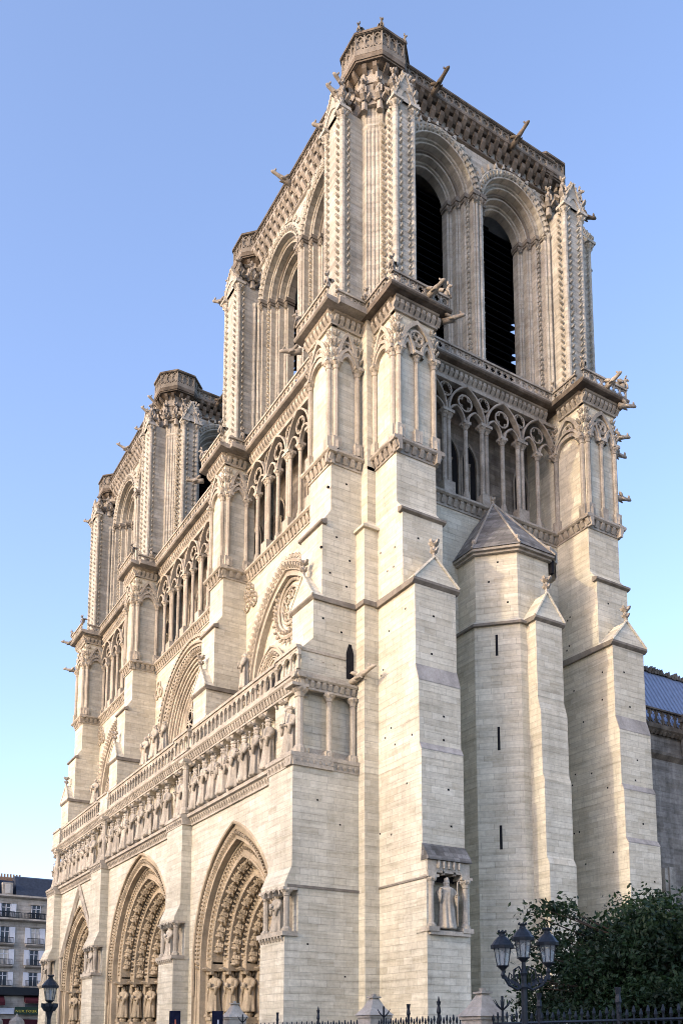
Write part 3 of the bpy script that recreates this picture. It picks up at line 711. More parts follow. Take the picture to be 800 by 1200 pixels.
# re-entrant strip between the two corner buttresses
box(m, 1.55, 2.45, -.82, .4, 0, 28.3); box(m, 1.88, 2.45, -.6, .4, 28.3, ZR - .6)
part('flank_wall', m, M['ashlar'], fl)
m = MB(); poly_prism(m, [(1.4, .1), (1.4, -.97), (2.45, -.97), (2.45, .1)], 28.26, 28.4); poly_prism(m, [(1.42, .1), (1.42, -.95), (2.45, -.95), (2.45, .1)], 28.4, 28.75, [(1.86, .1), (1.86, -.62), (2.45, -.62), (2.45, .1)])
part('strip_cap', m, M['ashlar'], fl); m = MB()
poly_prism(m, [(1.42, .1), (1.42, -.95), (2.45, -.95), (2.45, .1)], 23.95, 24.2)
part('string_course', m, M['string'], fl); m = MB()
fbox(m, SF, -2.5, 1.56, 8.86, 8.99, 0, .29)
part('string_course', m, M['string'], fl)
PR_S = [(-.5, ZR - .7), (2.6, ZR - .7), (2.6, 29.08), (3.1, 28.42), (3.1, 24.1), (4.1, 24.05), (4.1, 19.75), (4.35, 18.9), (4.35, 15.72), (4.5, 15.4)]
def buttress_s(a0, a1, first):
    b = empty('buttress', ((a0 + a1) / 2, -3, 0), cathedral)
    m = MB()
    if first:
        prof(m, SF, a0, a1, PR_S + [(4.5, 10.75), (4.82, 10.0), (4.82, 9.9), (-.5, 9.9)])
        prof(m, SF, a0, a1, [(-.5, 9.9), (3.95, 9.9), (3.95, 6.55), (4.8, 6.5), (4.8, .9), (5.0, .7), (5.0, 0), (-.5, 0)])
        for q0, q1 in ((a0, a0 + .14), (a1 - .14, a1)): fbox(m, SF, q0, q1, 6.502, 9.898, 3.952, 4.79)
    else: prof(m, SF, a0, a1, PR_S + [(4.5, 12.65), (4.67, 12.36), (4.67, 6.4), (4.85, 6.1), (4.85, 0), (-.5, 0)])
    part('buttress_shaft', m, M['ashlar'], b)
    m = MB()
    prof(m, SF, a0 - .15, a1 + .15, [(2.9, 28.56), (3.26, 28.44), (3.26, 28.32), (3.1, 28.24), (2.9, 28.24)]); part('string_course', m, M['string'], b); m = MB()
    prof(m, SF, a0 - .17, a1 + .17, [(-.2, 24.3), (4.27, 24.18), (4.27, 24.05), (4.12, 23.92), (-.2, 23.92)]); part('string_course', m, M['string'], b); m = MB()
    if first: fbox(m, SF, a0 - .06, a0 + .2, 9.05, 9.14, .3, 4.9)
    part('string_course', m, M['string'], b); m = MB()
    for c0, b0, c1, b1 in ((4.1, 19.75, 4.35, 18.9), (4.35, 15.72, 4.5, 15.4)) + (() if first else ((4.5, 12.65, 4.67, 12.36),)): prof(m, SF, a0 - .012, a1 + .012, [(c0 - .03, b0 + .01), (c0 + .012, b0 + .01), (c1 + .014, b1 + .02), (c1 + .014, b1 - .03), (c1 - .03, b1 - .03)]); part('weathered_setoff', m, M['setoff'], b); m = MB()
    ca = (a0 + a1) / 2; w = (a1 - a0) / 2 + .14
    v = [SF(ca - w, 24.2, 4.24), SF(ca, 25.65, 4.05), SF(ca + w, 24.2, 4.24), SF(ca - w, 24.2, 3.0), SF(ca, 25.65, 3.0), SF(ca + w, 24.2, 3.0)]
    m.add(v, [(0, 1, 2), (0, 3, 4, 1), (1, 4, 5, 2)])
    for sg in (-1, 1): tube(m, [SF(ca + sg * w, 24.2, 4.24), SF(ca, 25.68, 4.07)], .075, 5)
    part('gablet', m, M['ashlar'], b)
    m = MB(); finial(m, SF(ca, 25.6, 4.02), 1.0); part('finial', m, M['carvedgrey'], b)
    m = MB(); cornice(m, SF, a0, a1, ZR, 2.6, .36, .8, .42, .2, 1, 1)
    for aa, n in ((a0, Vector((-1, 0, 0))), (a1, Vector((1, 0, 0)))):
        f = Fr((aa, 0, 0), (0, 1, 0), n); cornice(m, f, -2.96, .1, ZR + .004, 0, .36, .8, .42, .2)
    part('string_cornice', m, M['carvedgrey'], b)
    m = MB()                                 # putlog holes left in the masonry
    for zz in (27.0, 25.2, 22.4, 20.4, 17.2, 16.0, 13.5, 11.7):
        a = a0 + (a1 - a0) * random.uniform(.3, .75); c = [q for q in PR_S if q[1] > zz][-1][0]
        if zz < 15.4: c = 4.5
        fbox(m, SF, a, a + .12, zz, zz + .1, c - .1, c + .004)
        for e in range(2):
            yy = -random.uniform(.6, c - .4); zq = zz + random.uniform(-.5, .5); fbox(m, Fr((a0, 0, 0), (0, 1, 0), (-1, 0, 0)), yy, yy + .1, zq, zq + .1, -.1, .004)
    part('putlog_holes', m, M['void'], b)
    return b
sb = buttress_s(2.41, 4.93, True); buttress_s(16.19, 18.72, False)
# the bishop's niche on the near south buttress
nb = empty('niche', (3.67, -4.4, 6.5), cathedral)
m = MB()
for a in (2.66, 4.68): column(m, SF, a, 4.78, 6.75, 9.1, .14, 9, .4, .25)
fbox(m, SF, 2.36, 2.98, 6.55, 6.77, 4.4, 5.03); fbox(m, SF, 4.36, 4.98, 6.55, 6.77, 4.4, 5.03); fbox(m, SF, 2.5, 4.84, 6.4, 6.6, 4.3, 4.98)
fbox(m, SF, 2.44, 4.9, 9.35, 9.92, 4.3, 4.86); fbox(m, SF, 2.36, 3.0, 9.1, 9.22, 4.3, 5.0); fbox(m, SF, 4.34, 4.98, 9.1, 9.22, 4.3, 5.0); fbox(m, SF, 2.44, 2.95, 9.22, 9.4, 4.3, 4.87); fbox(m, SF, 4.4, 4.9, 9.22, 9.4, 4.3, 4.87)
for ca, w in ((3.12, .2), (3.67, .3), (4.22, .2)): ring(m, SF, ca, 9.25, w, w * 1.15, w + .1, w * 1.15 + .12, 4.88, 4.2)
for a in (3.0, 3.3, 3.6, 3.9, 4.2): lathe(m, a + .06, -4.88, [(.07, 9.55), (.1, 9.7), (.09, 9.9)], 7)
part('niche_frame', m, M['carved'], nb)
m = MB(); prof(m, SF, 2.38, 4.96, [(4.5, 10.76), (5.0, 10.02), (5.0, 9.93), (4.4, 9.93)]); part('niche_canopy', m, M['slate'], nb)
m = MB()
for ca, w in ((3.12, .2), (3.67, .3), (4.22, .2)): arch_panel(m, SF, ca, 9.25, w, w * 1.15, 9.0, 4.25)
part('niche_recess', m, M['void'], nb)
put_statue('bishop', 0, (3.62, -4.72, 6.72), 2.42, -.15, 'bishop statue with mitre and crosier in the columned niche of the south buttress', 'statues in the buttress niches')

m = MB()                                     # putlog holes in the flank of the near front buttress
for x, z in ((-.2, 30.4), (.9, 30.9), (.3, 27.7), (1.1, 26.6), (-.1, 25.6), (.9, 25.1), (-.5, 23.0), (.6, 22.5), (-.6, 26.9)): fbox(m, SF, x, x + .12, z, z + .1, -.1, .004)
for x, z in ((-.9, 13.3), (.4, 12.2), (-1.4, 6.1), (.7, 4.6)): fbox(m, SF, x, x + .1, z, z + .08, .15, .254)
part('putlog_holes', m, M['void'], fl)
# stair turret
tr = empty('stair_turret', (11.15, -1, 0), cathedral)
OC = [(8.37, .8), (8.37, -1.52), (10, -3.15), (12.3, -3.15), (13.93, -1.52), (13.93, .8)]
def grow(P, d, c=(11.15, .1)): return [(c[0] + (x - c[0]) * (1 + d / 3), c[1] + (y - c[1]) * (1 + d / 3)) for x, y in P]
m = MB(); OL = [(8.1, .8), (8.1, -1.7), (9.85, -3.42), (12.4, -3.42), (14.1, -1.7), (14.1, .8)]
poly_prism(m, OC, 24, 28.3); poly_prism(m, OL, 0, 24.0)
prof(m, SF, 10.35, 12.25, [(2, 24.0), (4.1, 24.0), (4.1, 19.6), (4.3, 18.8), (4.3, 15.5), (4.42, 15.1), (4.42, 11), (4.6, 10.6), (4.6, 0), (2, 0)])
part('turret_wall', m, M['ashlar'], tr)
m = MB(); poly_prism(m, grow(OL, .16), 23.92, 24.06)
prof(m, SF, 10.2, 12.4, [(3, 24.26), (4.26, 24.18), (4.26, 24.06), (4.1, 23.94), (3, 23.94)]); part('string_course', m, M['string'], tr)
m = MB(); poly_prism(m, grow(OL, .16), 24.062, 24.4, OC)
ca, w = 11.3, 1.08; v = [SF(ca - w, 24.2, 4.22), SF(ca, 25.8, 4.02), SF(ca + w, 24.2, 4.22), SF(ca - w, 24.2, 3.0), SF(ca, 25.8, 3.0), SF(ca + w, 24.2, 3.0)]
m.add(v, [(0, 1, 2), (0, 3, 4, 1), (1, 4, 5, 2)])
for sg in (-1, 1): tube(m, [SF(ca + sg * w, 24.2, 4.22), SF(ca, 25.83, 4.04)], .07, 5)
part('gablet', m, M['ashlar'], tr)
m = MB(); finial(m, SF(ca, 25.75, 4.0), 1.0); part('finial', m, M['carvedgrey'], tr)
m = MB(); e = grow(OC, .42); poly_prism(m, grow(OC, .2), 28.22, 28.36); poly_prism(m, grow(OC, .36), 28.36, 28.5)
part('eaves', m, M['carvedgrey'], tr)
m = MB(); ap = [(11.0 + .12 * cos(k), -.25 + .12 * sin(k)) for k in range(6)]
ax, ay = 11.0, -.2
ax, ay = 10.57, -.6
m.add([(x, y, 28.5) for x, y in e] + [(ax, ay, 32.6)], [(i, i + 1, 6) for i in range(5)] + [(5, 0, 6)])
part('roof', m, M['slate'], tr)
m = MB()
for x, y in e[1:5]: tube(m, [(x, y, 28.52), (ax, ay, 32.6)], .07, 5)
for k in (1, 2, 3): x, y = e[k]; ico(m, (x * .9 + ax * .1, y * .9 + ay * .1, 29.0), .16)
finial(m, (ax, ay, 32.4), .6)
part('hip_rolls', m, M['carvedgrey'], tr)
m = MB(); poly_prism(m, [(12.2, -3.42), (12.2, -2.2), (13.1, -2.2), (13.1, -3.1)], 28.4, 29.1); part('dormer', m, M['carvedgrey'], tr)
dmv = MB(); box(dmv, 12.42, 12.62, -3.3, -3.1, 27.6, 28.9); part('dormer_slit', dmv, M['void'], tr)
for z0, z1 in ((22.2, 23.4), (16.9, 18.2), (11.5, 12.8), (5.0, 6.4)):
    f = Fr((8.1, -1.7, 0), Vector((1.75, -1.72, 0)).normalized(), Vector((-1.72, -1.75, 0)).normalized())
    mm = MB(); fbox(mm, f, 1.12, 1.26, z0, z1, -.2, .006); part('window_slit', mm, M['void'], tr)
m = MB()
f = Fr((8.37, -1.52, 0), Vector((1.63, -1.63, 0)).normalized(), Vector((-1, -1, 0)).normalized())
for a, z in ((.7, 26.6), (1.7, 25.3), (1.2, 27.7)): fbox(m, f, a, a + .1, z, z + .1, -.1, .005)
part('putlog_holes', m, M['void'], tr)
m = MB(); cornice(m, SF, 4.9, 16.2, ZR, 0, .4, .85, .42, .2); part('string_cornice', m, M['carvedgrey'], fl)

# ================================================================== open arcade storey
ZC = 40.7                                    # underside of the great gallery slab
def open_arcade(name, fr, a0, a1, c, n, parent, cm, wall_c):
    ar = empty(name, fr((a0 + a1) / 2, ZR, c), parent); p = (a1 - a0) / n; sp = 37.75
    for i in range(n + 1):
        if 0 < i < n:
            a = a0 + i * p; mm = MB(); column(mm, fr, a - .17, c, ZR, sp, .14, 8, .42, .8); column(mm, fr, a + .17, c - .02, ZR, sp, .14, 8, .42, .8); fbox(mm, fr, a - .42, a + .42, sp - .06, sp + .12, c - .3, c + .3); fbox(mm, fr, a - .4, a + .4, ZR, ZR + .75, c - .3, c + .26)
            part('column', mm, cm, ar)
        if i < n:
            a = a0 + (i + .5) * p; mm = MB(); column(mm, fr, a, c, ZR, sp - .25, .13, 8, .4, .7); fbox(mm, fr, a - .26, a + .26, sp - .3, sp - .14, c - .24, c + .24)
            part('column', mm, cm, ar)
    m = MB()
    for i in range(n):
        a = a0 + (i + .5) * p; w = p / 2 - .1
        ring(m, fr, a, sp + .1, w - .03, 1.93, w + .07, 2.05, c + .2, c - .14, 0, 8, True); roll(m, fr, a, sp + .1, w + .02, 1.98, c + .2, .065, 0, 8)
        for sg in (-1, 1):
            ring(m, fr, a + sg * p / 4, sp - .15, p / 4 - .15, .79, p / 4 - .05, .91, c + .13, c - .12, 0, 6, True); roll(m, fr, a + sg * p / 4, sp - .15, p / 4 - .13, .82, c + .14, .05, 0, 6)
        roundel(m, fr, a, sp + 1.12, c + .02, .5, .058, .1, 12, 4)
        if i:
            roundel(m, fr, a - p / 2, sp + 1.55, c + .02, .42, .05, .1, 10, 3)
    for sg, a in ((1, a0 + .28), (-1, a1 - .28)): roundel(m, fr, a, sp + 1.6, c + .02, .3, .07, .1, 8)
    fbox(m, fr, a0, a1, 39.75, 39.95, c - .2, c + .2)
    part('tracery', m, cm, ar)
    m = MB(); fbox(m, fr, a0 - .6, a1 + (2.4 if a1 > 46 else .6), ZR, 40.6, wall_c - .4, wall_c); part('inner_wall', m, M['ashlar_old_shade'], ar)  # wall coloured darker to stand in for shade behind the columns
    m = MB()
    for i in range(2 * n):                   # blind lancets and doorways in the wall behind
        a = a0 + (i + .5) * p / 2
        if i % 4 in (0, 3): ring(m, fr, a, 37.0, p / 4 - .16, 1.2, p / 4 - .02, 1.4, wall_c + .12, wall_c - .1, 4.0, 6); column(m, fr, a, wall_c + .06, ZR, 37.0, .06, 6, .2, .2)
    part('blind_lancets', m, cm, ar)
    m = MB()
    for i in range(2 * n):
        a = a0 + (i + .5) * p / 2
        if i % 4 in (0, 3): arch_panel(m, fr, a, 37.0, p / 4 - .17, 1.19, ZR + .1, wall_c + .012, 6)
    part('opening', m, M['void'], ar)
    m = MB(); fbox(m, fr, a0 - .3, a1 + .3, ZR - .4, ZR - .03, wall_c, c - .2); part('gallery_pavement', m, cm, ar)
def pier_face(m, fr, a0, a1, c, n=1):
    """blind arches on a solid pier of the arcade storey"""
    p = (a1 - a0) / n; sp = 37.75
    for i in range(n + 1):
        a = a0 + i * p; a += .14 if i == 0 else (-.14 if i == n else 0)
        column(m, fr, a, c + .08, ZR, sp, .15 if i in (0, n) else .12, 8, .45, .8); fbox(m, fr, a - .24, a + .24, ZR, ZR + .7, c - .1, c + .28); fbox(m, fr, a - .27, a + .27, sp - .07, sp + .1, c - .1, c + .36)
    for i in range(n):
        a = a0 + (i + .5) * p
        ring(m, fr, a, sp - .1, p / 2 - .42, .62, p / 2 - .2, .85, c + .22, c, 0, 6, True); ring(m, fr, a, sp - .1, p / 2 - .3, .95, p / 2 - .14, 1.1, c + .28, c, 0, 6, True)
    ca = (a0 + a1) / 2; w = (a1 - a0) / 2
    ring(m, fr, ca, sp + .1, w - .34, 1.65, w - .12, 1.9, c + .24, c, 0, 8, True)
    roundel(m, fr, ca, sp + .98, c + .1, .42, .1, .1, 10, 3)
    for k in range(3): t = pi / 2 + k * 2.094; roundel(m, fr, ca + .2 * cos(t), sp + .98 + .2 * sin(t), c + .1, .2, .07, .1, 7)
    for sg in (-1, 1): foliage_knot(m, fr(ca + sg * (w - .12), sp + 1.15, c + .08), fr.n, .36); foliage_knot(m, fr(ca + sg * (w - .14), sp + .5, c + .16), fr.n, .34); foliage_knot(m, fr(ca + sg * (w - .16), sp + 1.75, c + .06), fr.n, .26)
def slab_run(m, ms, mb, fr, a0, a1, c, e0=1, e1=1, bal=True):
    """leaf frieze, projecting slab and pierced parapet of the great gallery along one straight run"""
    ov = .72 + jit() * .5; zj = jit()
    frieze(m, fr, a0 - e0 * .3, a1 + e1 * .3, 40.0, 40.6, c + .1, .34, .36)
    prof(m, fr, a0 - e0 * .16, a1 + e1 * .16, [(c - .3, 39.92), (c + .12, 39.92), (c + .16, 40.05), (c + .08, 40.12), (c + .12, 40.5), (c + .3, 40.6), (c + .34, 40.74), (c - .3, 40.74)])
    prof(ms, fr, a0 - e0 * ov, a1 + e1 * ov, [(c - 3.2, 41.0 + zj), (c + ov - .06, 40.98 + zj), (c + ov, 40.9 + zj), (c + ov, 40.8 + zj), (c + ov - .08, 40.72 + zj), (c + .2, 40.66 + zj), (c - 3.2, 40.66 + zj)])
    if bal: balustrade(mb, fr, a0 - e0 * (ov - .14), a1 + e1 * (ov - .14), 40.98, 41.66, c + ov - .16, .075, .5)

oa = empty('arcade_storey', (2, 24, ZR), cathedral)
for i, ((a0, a1), x) in enumerate(zip(BW, XO)):
    pr = empty('pier', (0, (a0 + a1) / 2, ZR), cathedral); m = MB()
    box(m, -x, 2.2 if i < 3 else 4.3, a0, a1, ZR - .75, 40.7); part('pier_core', m, M['ashlar'], pr)
    m = MB(); pier_face(m, WF, a0, a1, x, 1)
    f = Fr((0, a0, 0), (1, 0, 0), (0, -1, 0)); pier_face(m, f, -x + .1, 1.72, 0, 1)
    part('blind_arcade', m, M['carved'], pr)
m = MB(); pr = empty('pier', (3.6, -1.2, ZR), cathedral); box(m, 2.41, 4.93, -2.6, 2.5, ZR - .75, 40.7); box(m, 1.88, 2.5, -.6, .6, ZR - .8, 40.7); part('pier_core', m, M['ashlar'], pr)
m = MB(); pier_face(m, SF, 2.41, 4.93, 2.6, 2); f = Fr((2.41, 0, 0), (0, 1, 0), (-1, 0, 0)); pier_face(m, f, -2.55, -.55, 0, 1); part('blind_arcade', m, M['carved'], pr)
m = MB(); pr = empty('pier', (17.4, -1.2, ZR), cathedral); box(m, 16.19, 18.72, -2.6, 2.5, ZR - .75, 40.7); part('pier_core', m, M['ashlar'], pr)
m = MB(); pier_face(m, SF, 16.19, 18.72, 2.6, 2); f = Fr((16.19, 0, 0), (0, 1, 0), (-1, 0, 0)); pier_face(m, f, -2.55, -.1, 0, 1)
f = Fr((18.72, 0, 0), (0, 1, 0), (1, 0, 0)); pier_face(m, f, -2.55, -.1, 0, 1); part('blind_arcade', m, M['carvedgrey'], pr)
open_arcade('open_arcade', WF, 2.28, 14.13, -1.75, 4, cathedral, M['carved'], -3.9)
open_arcade('open_arcade', WF, 16.31, 31.85, -1.75, 5, cathedral, M['carved'], -3.9)
open_arcade('open_arcade', WF, 33.98, 46.97, -1.45, 4, cathedral, M['carved'], -3.7)
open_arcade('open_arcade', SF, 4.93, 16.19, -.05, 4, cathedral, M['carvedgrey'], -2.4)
# great gallery : frieze, slab, parapet
m = MB(); ms = MB(); mb = MB()
for (a0, a1), x in zip(BW, XO):
    slab_run(m, ms, mb, WF, a0, a1, x)
    for yy, n, e in ((a0, -1, 0), (a1, 1, 0)):
        f = Fr((0, yy, 0), (1, 0, 0), (0, n, 0)); slab_run(m, ms, mb, f, -x, 1.2 if not (yy == 0) else 1.75, 0, 0, 1)
for a0, a1, c in [(2.28, 14.13, -1.72), (16.31, 31.85, -1.72), (33.98, 46.97, -1.42)]: slab_run(m, ms, mb, WF, a0 + .7, a1 - .7, c, 0, 0)
part('frieze', m, M['carved'], oa); part('gallery_slab', ms, M['carvedgrey'], oa); part('gallery_parapet', mb, M['carved'], oa)
m = MB(); ms = MB(); mb = MB()
for a0, a1 in ((2.41, 4.93), (16.19, 18.72)):
    slab_run(m, ms, mb, SF, a0, a1, 2.6)
    for xx, n in ((a0, -1), (a1, 1)):
        f = Fr((xx, 0, 0), (0, 1, 0), (n, 0, 0)); slab_run(m, ms, mb, f, -2.6, -.6, 0, 0, 0)
slab_run(m, ms, mb, SF, 5.65, 15.47, .0, 0, 0)
part('frieze', m, M['carvedgrey'], oa); part('gallery_slab', ms, M['dark'], oa); part('gallery_parapet', mb, M['carvedgrey'], oa)  # south slab in dark stone, standing in for shade on its underside
m = MB(); box(m, 1.4, 18.7, -.1, 16.6, 40.7, 40.97); box(m, 1.4, 18.7, 31.6, 49.6, 40.702, 40.972); box(m, 1.7, 6, 16, 32, 40.704, 40.974); part('gallery_deck', m, M['carvedgrey'], oa)
CH = [((-.55, -.5), (-1, -.6)), ((1.82, -.62), (-.6, -1)), ((1.85, -3.15), (-1, -.6)), ((5.45, -3.15), (.5, -1)), ((15.6, -.6), (-.6, -1)), ((15.65, -3.15), (-1, -.7)), ((19.2, -3.15), (1, -.6)), ((-.55, 2.8), (-1, .4)), ((.8, 2.9), (-1, .6)),
      ((-.55, 13.6), (-1, -.6)), ((1.0, 13.5), (-1, -.6)), ((-.55, 16.8), (-1, .6)), ((-.85, 31.3), (-1, -.6)), ((-.85, 34.5), (-1, .6)), ((.8, 31.2), (-1, -.6)), ((-.85, 46.4), (-1, -.5)), ((-.85, 50.1), (-1, .5))]
for (x, y), d in CH:
    mm = MB(); chimera(mm, (x, y, 41.66), (*d, 0), random.uniform(.62, .76)); part('chimera', mm, M['carvedgrey'], oa, True)
for p, d in [((5.5, -2.9, 40.5), (.7, -.7, .05)), ((-.4, 3.0, 40.3), (-.8, .6, .0)), ((18.9, -3.1, 40.5), (1, -.25, .05)), ((18.8, -2.6, 38.6), (1, -.3, .1)), ((18.8, -2.5, 37.6), (1, 0, .0)), ((18.8, -2.6, 34.6), (1, -.1, .0)), ((5.05, -.6, 40.3), (.55, -.85, .1)), ((-.5, 17.2, 40.3), (-.8, .6, .0)), ((-.8, 50.3, 41.0), (-1, .2, .0)), ((-.5, 50.2, 38.2), (-1, .3, .0)), ((4.2, -3.25, 41.2), (.2, -1, .1)), ((17.6, -3.3, 41.2), (.0, -1, .1))]:
    mm = MB(); gargoyle(mm, p, d, 1.1, .14); part('gargoyle', mm, M['carvedgrey'], oa, True)
mm = MB(); gargoyle(mm, (1.3, -.1, 20.0), (.2, -1, .12), 1.7, .14); part('gargoyle', mm, M['carved'], kg, True)
mm = MB(); box(mm, .95, 1.4, -.02, .3, 20.1, 21.5); poly_prism(mm, [(.95, -.02), (1.4, -.02), (1.4, .3), (.95, .3)], 21.5, 22.0, [(1.1, -.02), (1.25, -.02), (1.25, .3), (1.1, .3)]); part('terrace_doorway', mm, M['void'], kg)

# ================================================================== the two towers
def belfry_window(tw, fr, ca, c, w_out, w_in, depth, zs, z0, mat, K=4):
    wn = empty('belfry_opening', fr(ca, z0, c), cathedral); m = MB(); mk = MB(); st = (w_out - w_in) / K; dc = depth / K
    for k in range(K):
        wo = w_out - st * k; wi = wo - st; h = lambda w: w * 1.02 + .1
        ring(m, fr, ca, zs, wi, h(wi), wo, h(wo), c - dc * k, c - dc * (k + 1), zs - z0, 10)
        roll(mk if k == 2 else m, fr, ca, zs, wo - .05, h(wo - .05), c - dc * k + .05, .1, 0, 12)
        roll(m, fr, ca, zs, wi + .04, h(wi + .04), c - dc * k + .02, .06, 0, 12)
        for sg in (-1, 1):                   # jamb shafts with their capitals
            p = fr(ca + sg * (wo - .06), 0, c - dc * k + .04); lathe(m, p.x, p.y, [(.13, z0), (.13, z0 + .5), (.1, z0 + .7), (.1, zs - .5), (.14, zs - .45), (.1, zs - .4), (.19, zs - .1), (.21, zs)], 7)
            p = fr(ca + sg * (wi + .08), 0, c - dc * k - .02); lathe(m, p.x, p.y, [(.07, z0), (.07, zs - .4), (.13, zs - .05)], 6)
            a_ = sorted((ca + sg * (wo + .04), ca + sg * (wi - .14))); fbox(mk, fr, a_[0], a_[1], zs - .06, zs + .2, c - dc * (k + 1), c - dc * k + .26)
            fbox(mk, fr, a_[0] + .05, a_[1] - .05, zs - .2, zs - .062, c - dc * (k + 1), c - dc * k + .17)
            foliage_knot(mk, fr((a_[0] + a_[1]) / 2, zs - .32, c - dc * k + .1), fr.n, .3)
            if k == 1: crocket_line(m, fr(ca + sg * (wo - st * .5), z0, c - dc * k), fr(ca + sg * (wo - st * .5), zs - .4, c - dc * k), fr.n, .34, .24)
        if k in (0,): arch_crockets(m, fr, ca, zs, wo - st * .5, h(wo - st * .5), c - dc * k, .34, .28, 0, True)
    roll(m, fr, ca, zs, w_out + .12, w_out * 1.02 + .22, c + .08, .1, 0, 12); arch_crockets(m, fr, ca, zs, w_out + .25, w_out * 1.02 + .35, c + .05, .62, .34)
    part('jamb_and_arch', m, mat, wn); part('capital', mk, M['string'], wn)
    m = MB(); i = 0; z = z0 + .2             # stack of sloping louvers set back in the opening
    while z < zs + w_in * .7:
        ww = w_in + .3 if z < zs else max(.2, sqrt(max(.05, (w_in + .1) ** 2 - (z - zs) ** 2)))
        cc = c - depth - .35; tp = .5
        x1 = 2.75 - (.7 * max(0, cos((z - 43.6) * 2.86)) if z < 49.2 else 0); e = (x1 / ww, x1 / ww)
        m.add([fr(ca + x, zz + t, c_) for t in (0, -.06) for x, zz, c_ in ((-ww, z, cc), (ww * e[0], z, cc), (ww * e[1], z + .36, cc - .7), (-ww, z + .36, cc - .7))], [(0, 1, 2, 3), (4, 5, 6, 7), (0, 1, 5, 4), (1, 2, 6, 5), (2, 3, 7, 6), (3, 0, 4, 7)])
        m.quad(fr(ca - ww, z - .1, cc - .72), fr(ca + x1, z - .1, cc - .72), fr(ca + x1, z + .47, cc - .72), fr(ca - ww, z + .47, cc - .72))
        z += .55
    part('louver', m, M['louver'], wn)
def corner_pier(m, fr, a0, a1, c, z0, zt, cin):
    """slim corner buttress of a belfry: edge shafts, crocket strips, capitals and a crowning gablet"""
    fbox(m, fr, a0 + .1, a1 - .1, z0, zt + .2, c - cin, c)
    for a, sg in ((a0, -1), (a1, 1)):
        p = fr(a - sg * .12, 0, c - .04); lathe(m, p.x, p.y, [(.24, z0), (.24, z0 + .6), (.17, z0 + .8), (.17, zt - .6), (.2, zt - .55), (.18, zt - .5), (.28, zt - .15), (.32, zt)], 9)
        crocket_line(m, fr(a - sg * .42, z0 + .8, c + .02), fr(a - sg * .42, zt - .5, c + .02), fr.n, .43, .21)
        crocket_line(m, fr(a, z0 + .8, c - .34), fr(a, zt - .5, c - .34), fr.u * sg, .43, .21)
        for e in range(6): t = e * pi / 3; crocket(m, Vector((p.x + .22 * cos(t), p.y + .22 * sin(t), zt - .3)), Vector((cos(t), sin(t), .3)), Vector((0, 0, 1)), .2)
        fbox(m, fr, a - sg * .12 - .34, a - sg * .12 + .34, zt - .04, zt + .14, c - .4, c + .34)
    ca = (a0 + a1) / 2; w = (a1 - a0) / 2
    ring(m, fr, ca, zt + .1, w - .38, .75, w - .1, 1.0, c + .2, c - .05, 0, 6, True)
    gablet(m, fr, ca, zt + .15, zt + 1.95, w + .1, c + .14, .5, .24, .22)
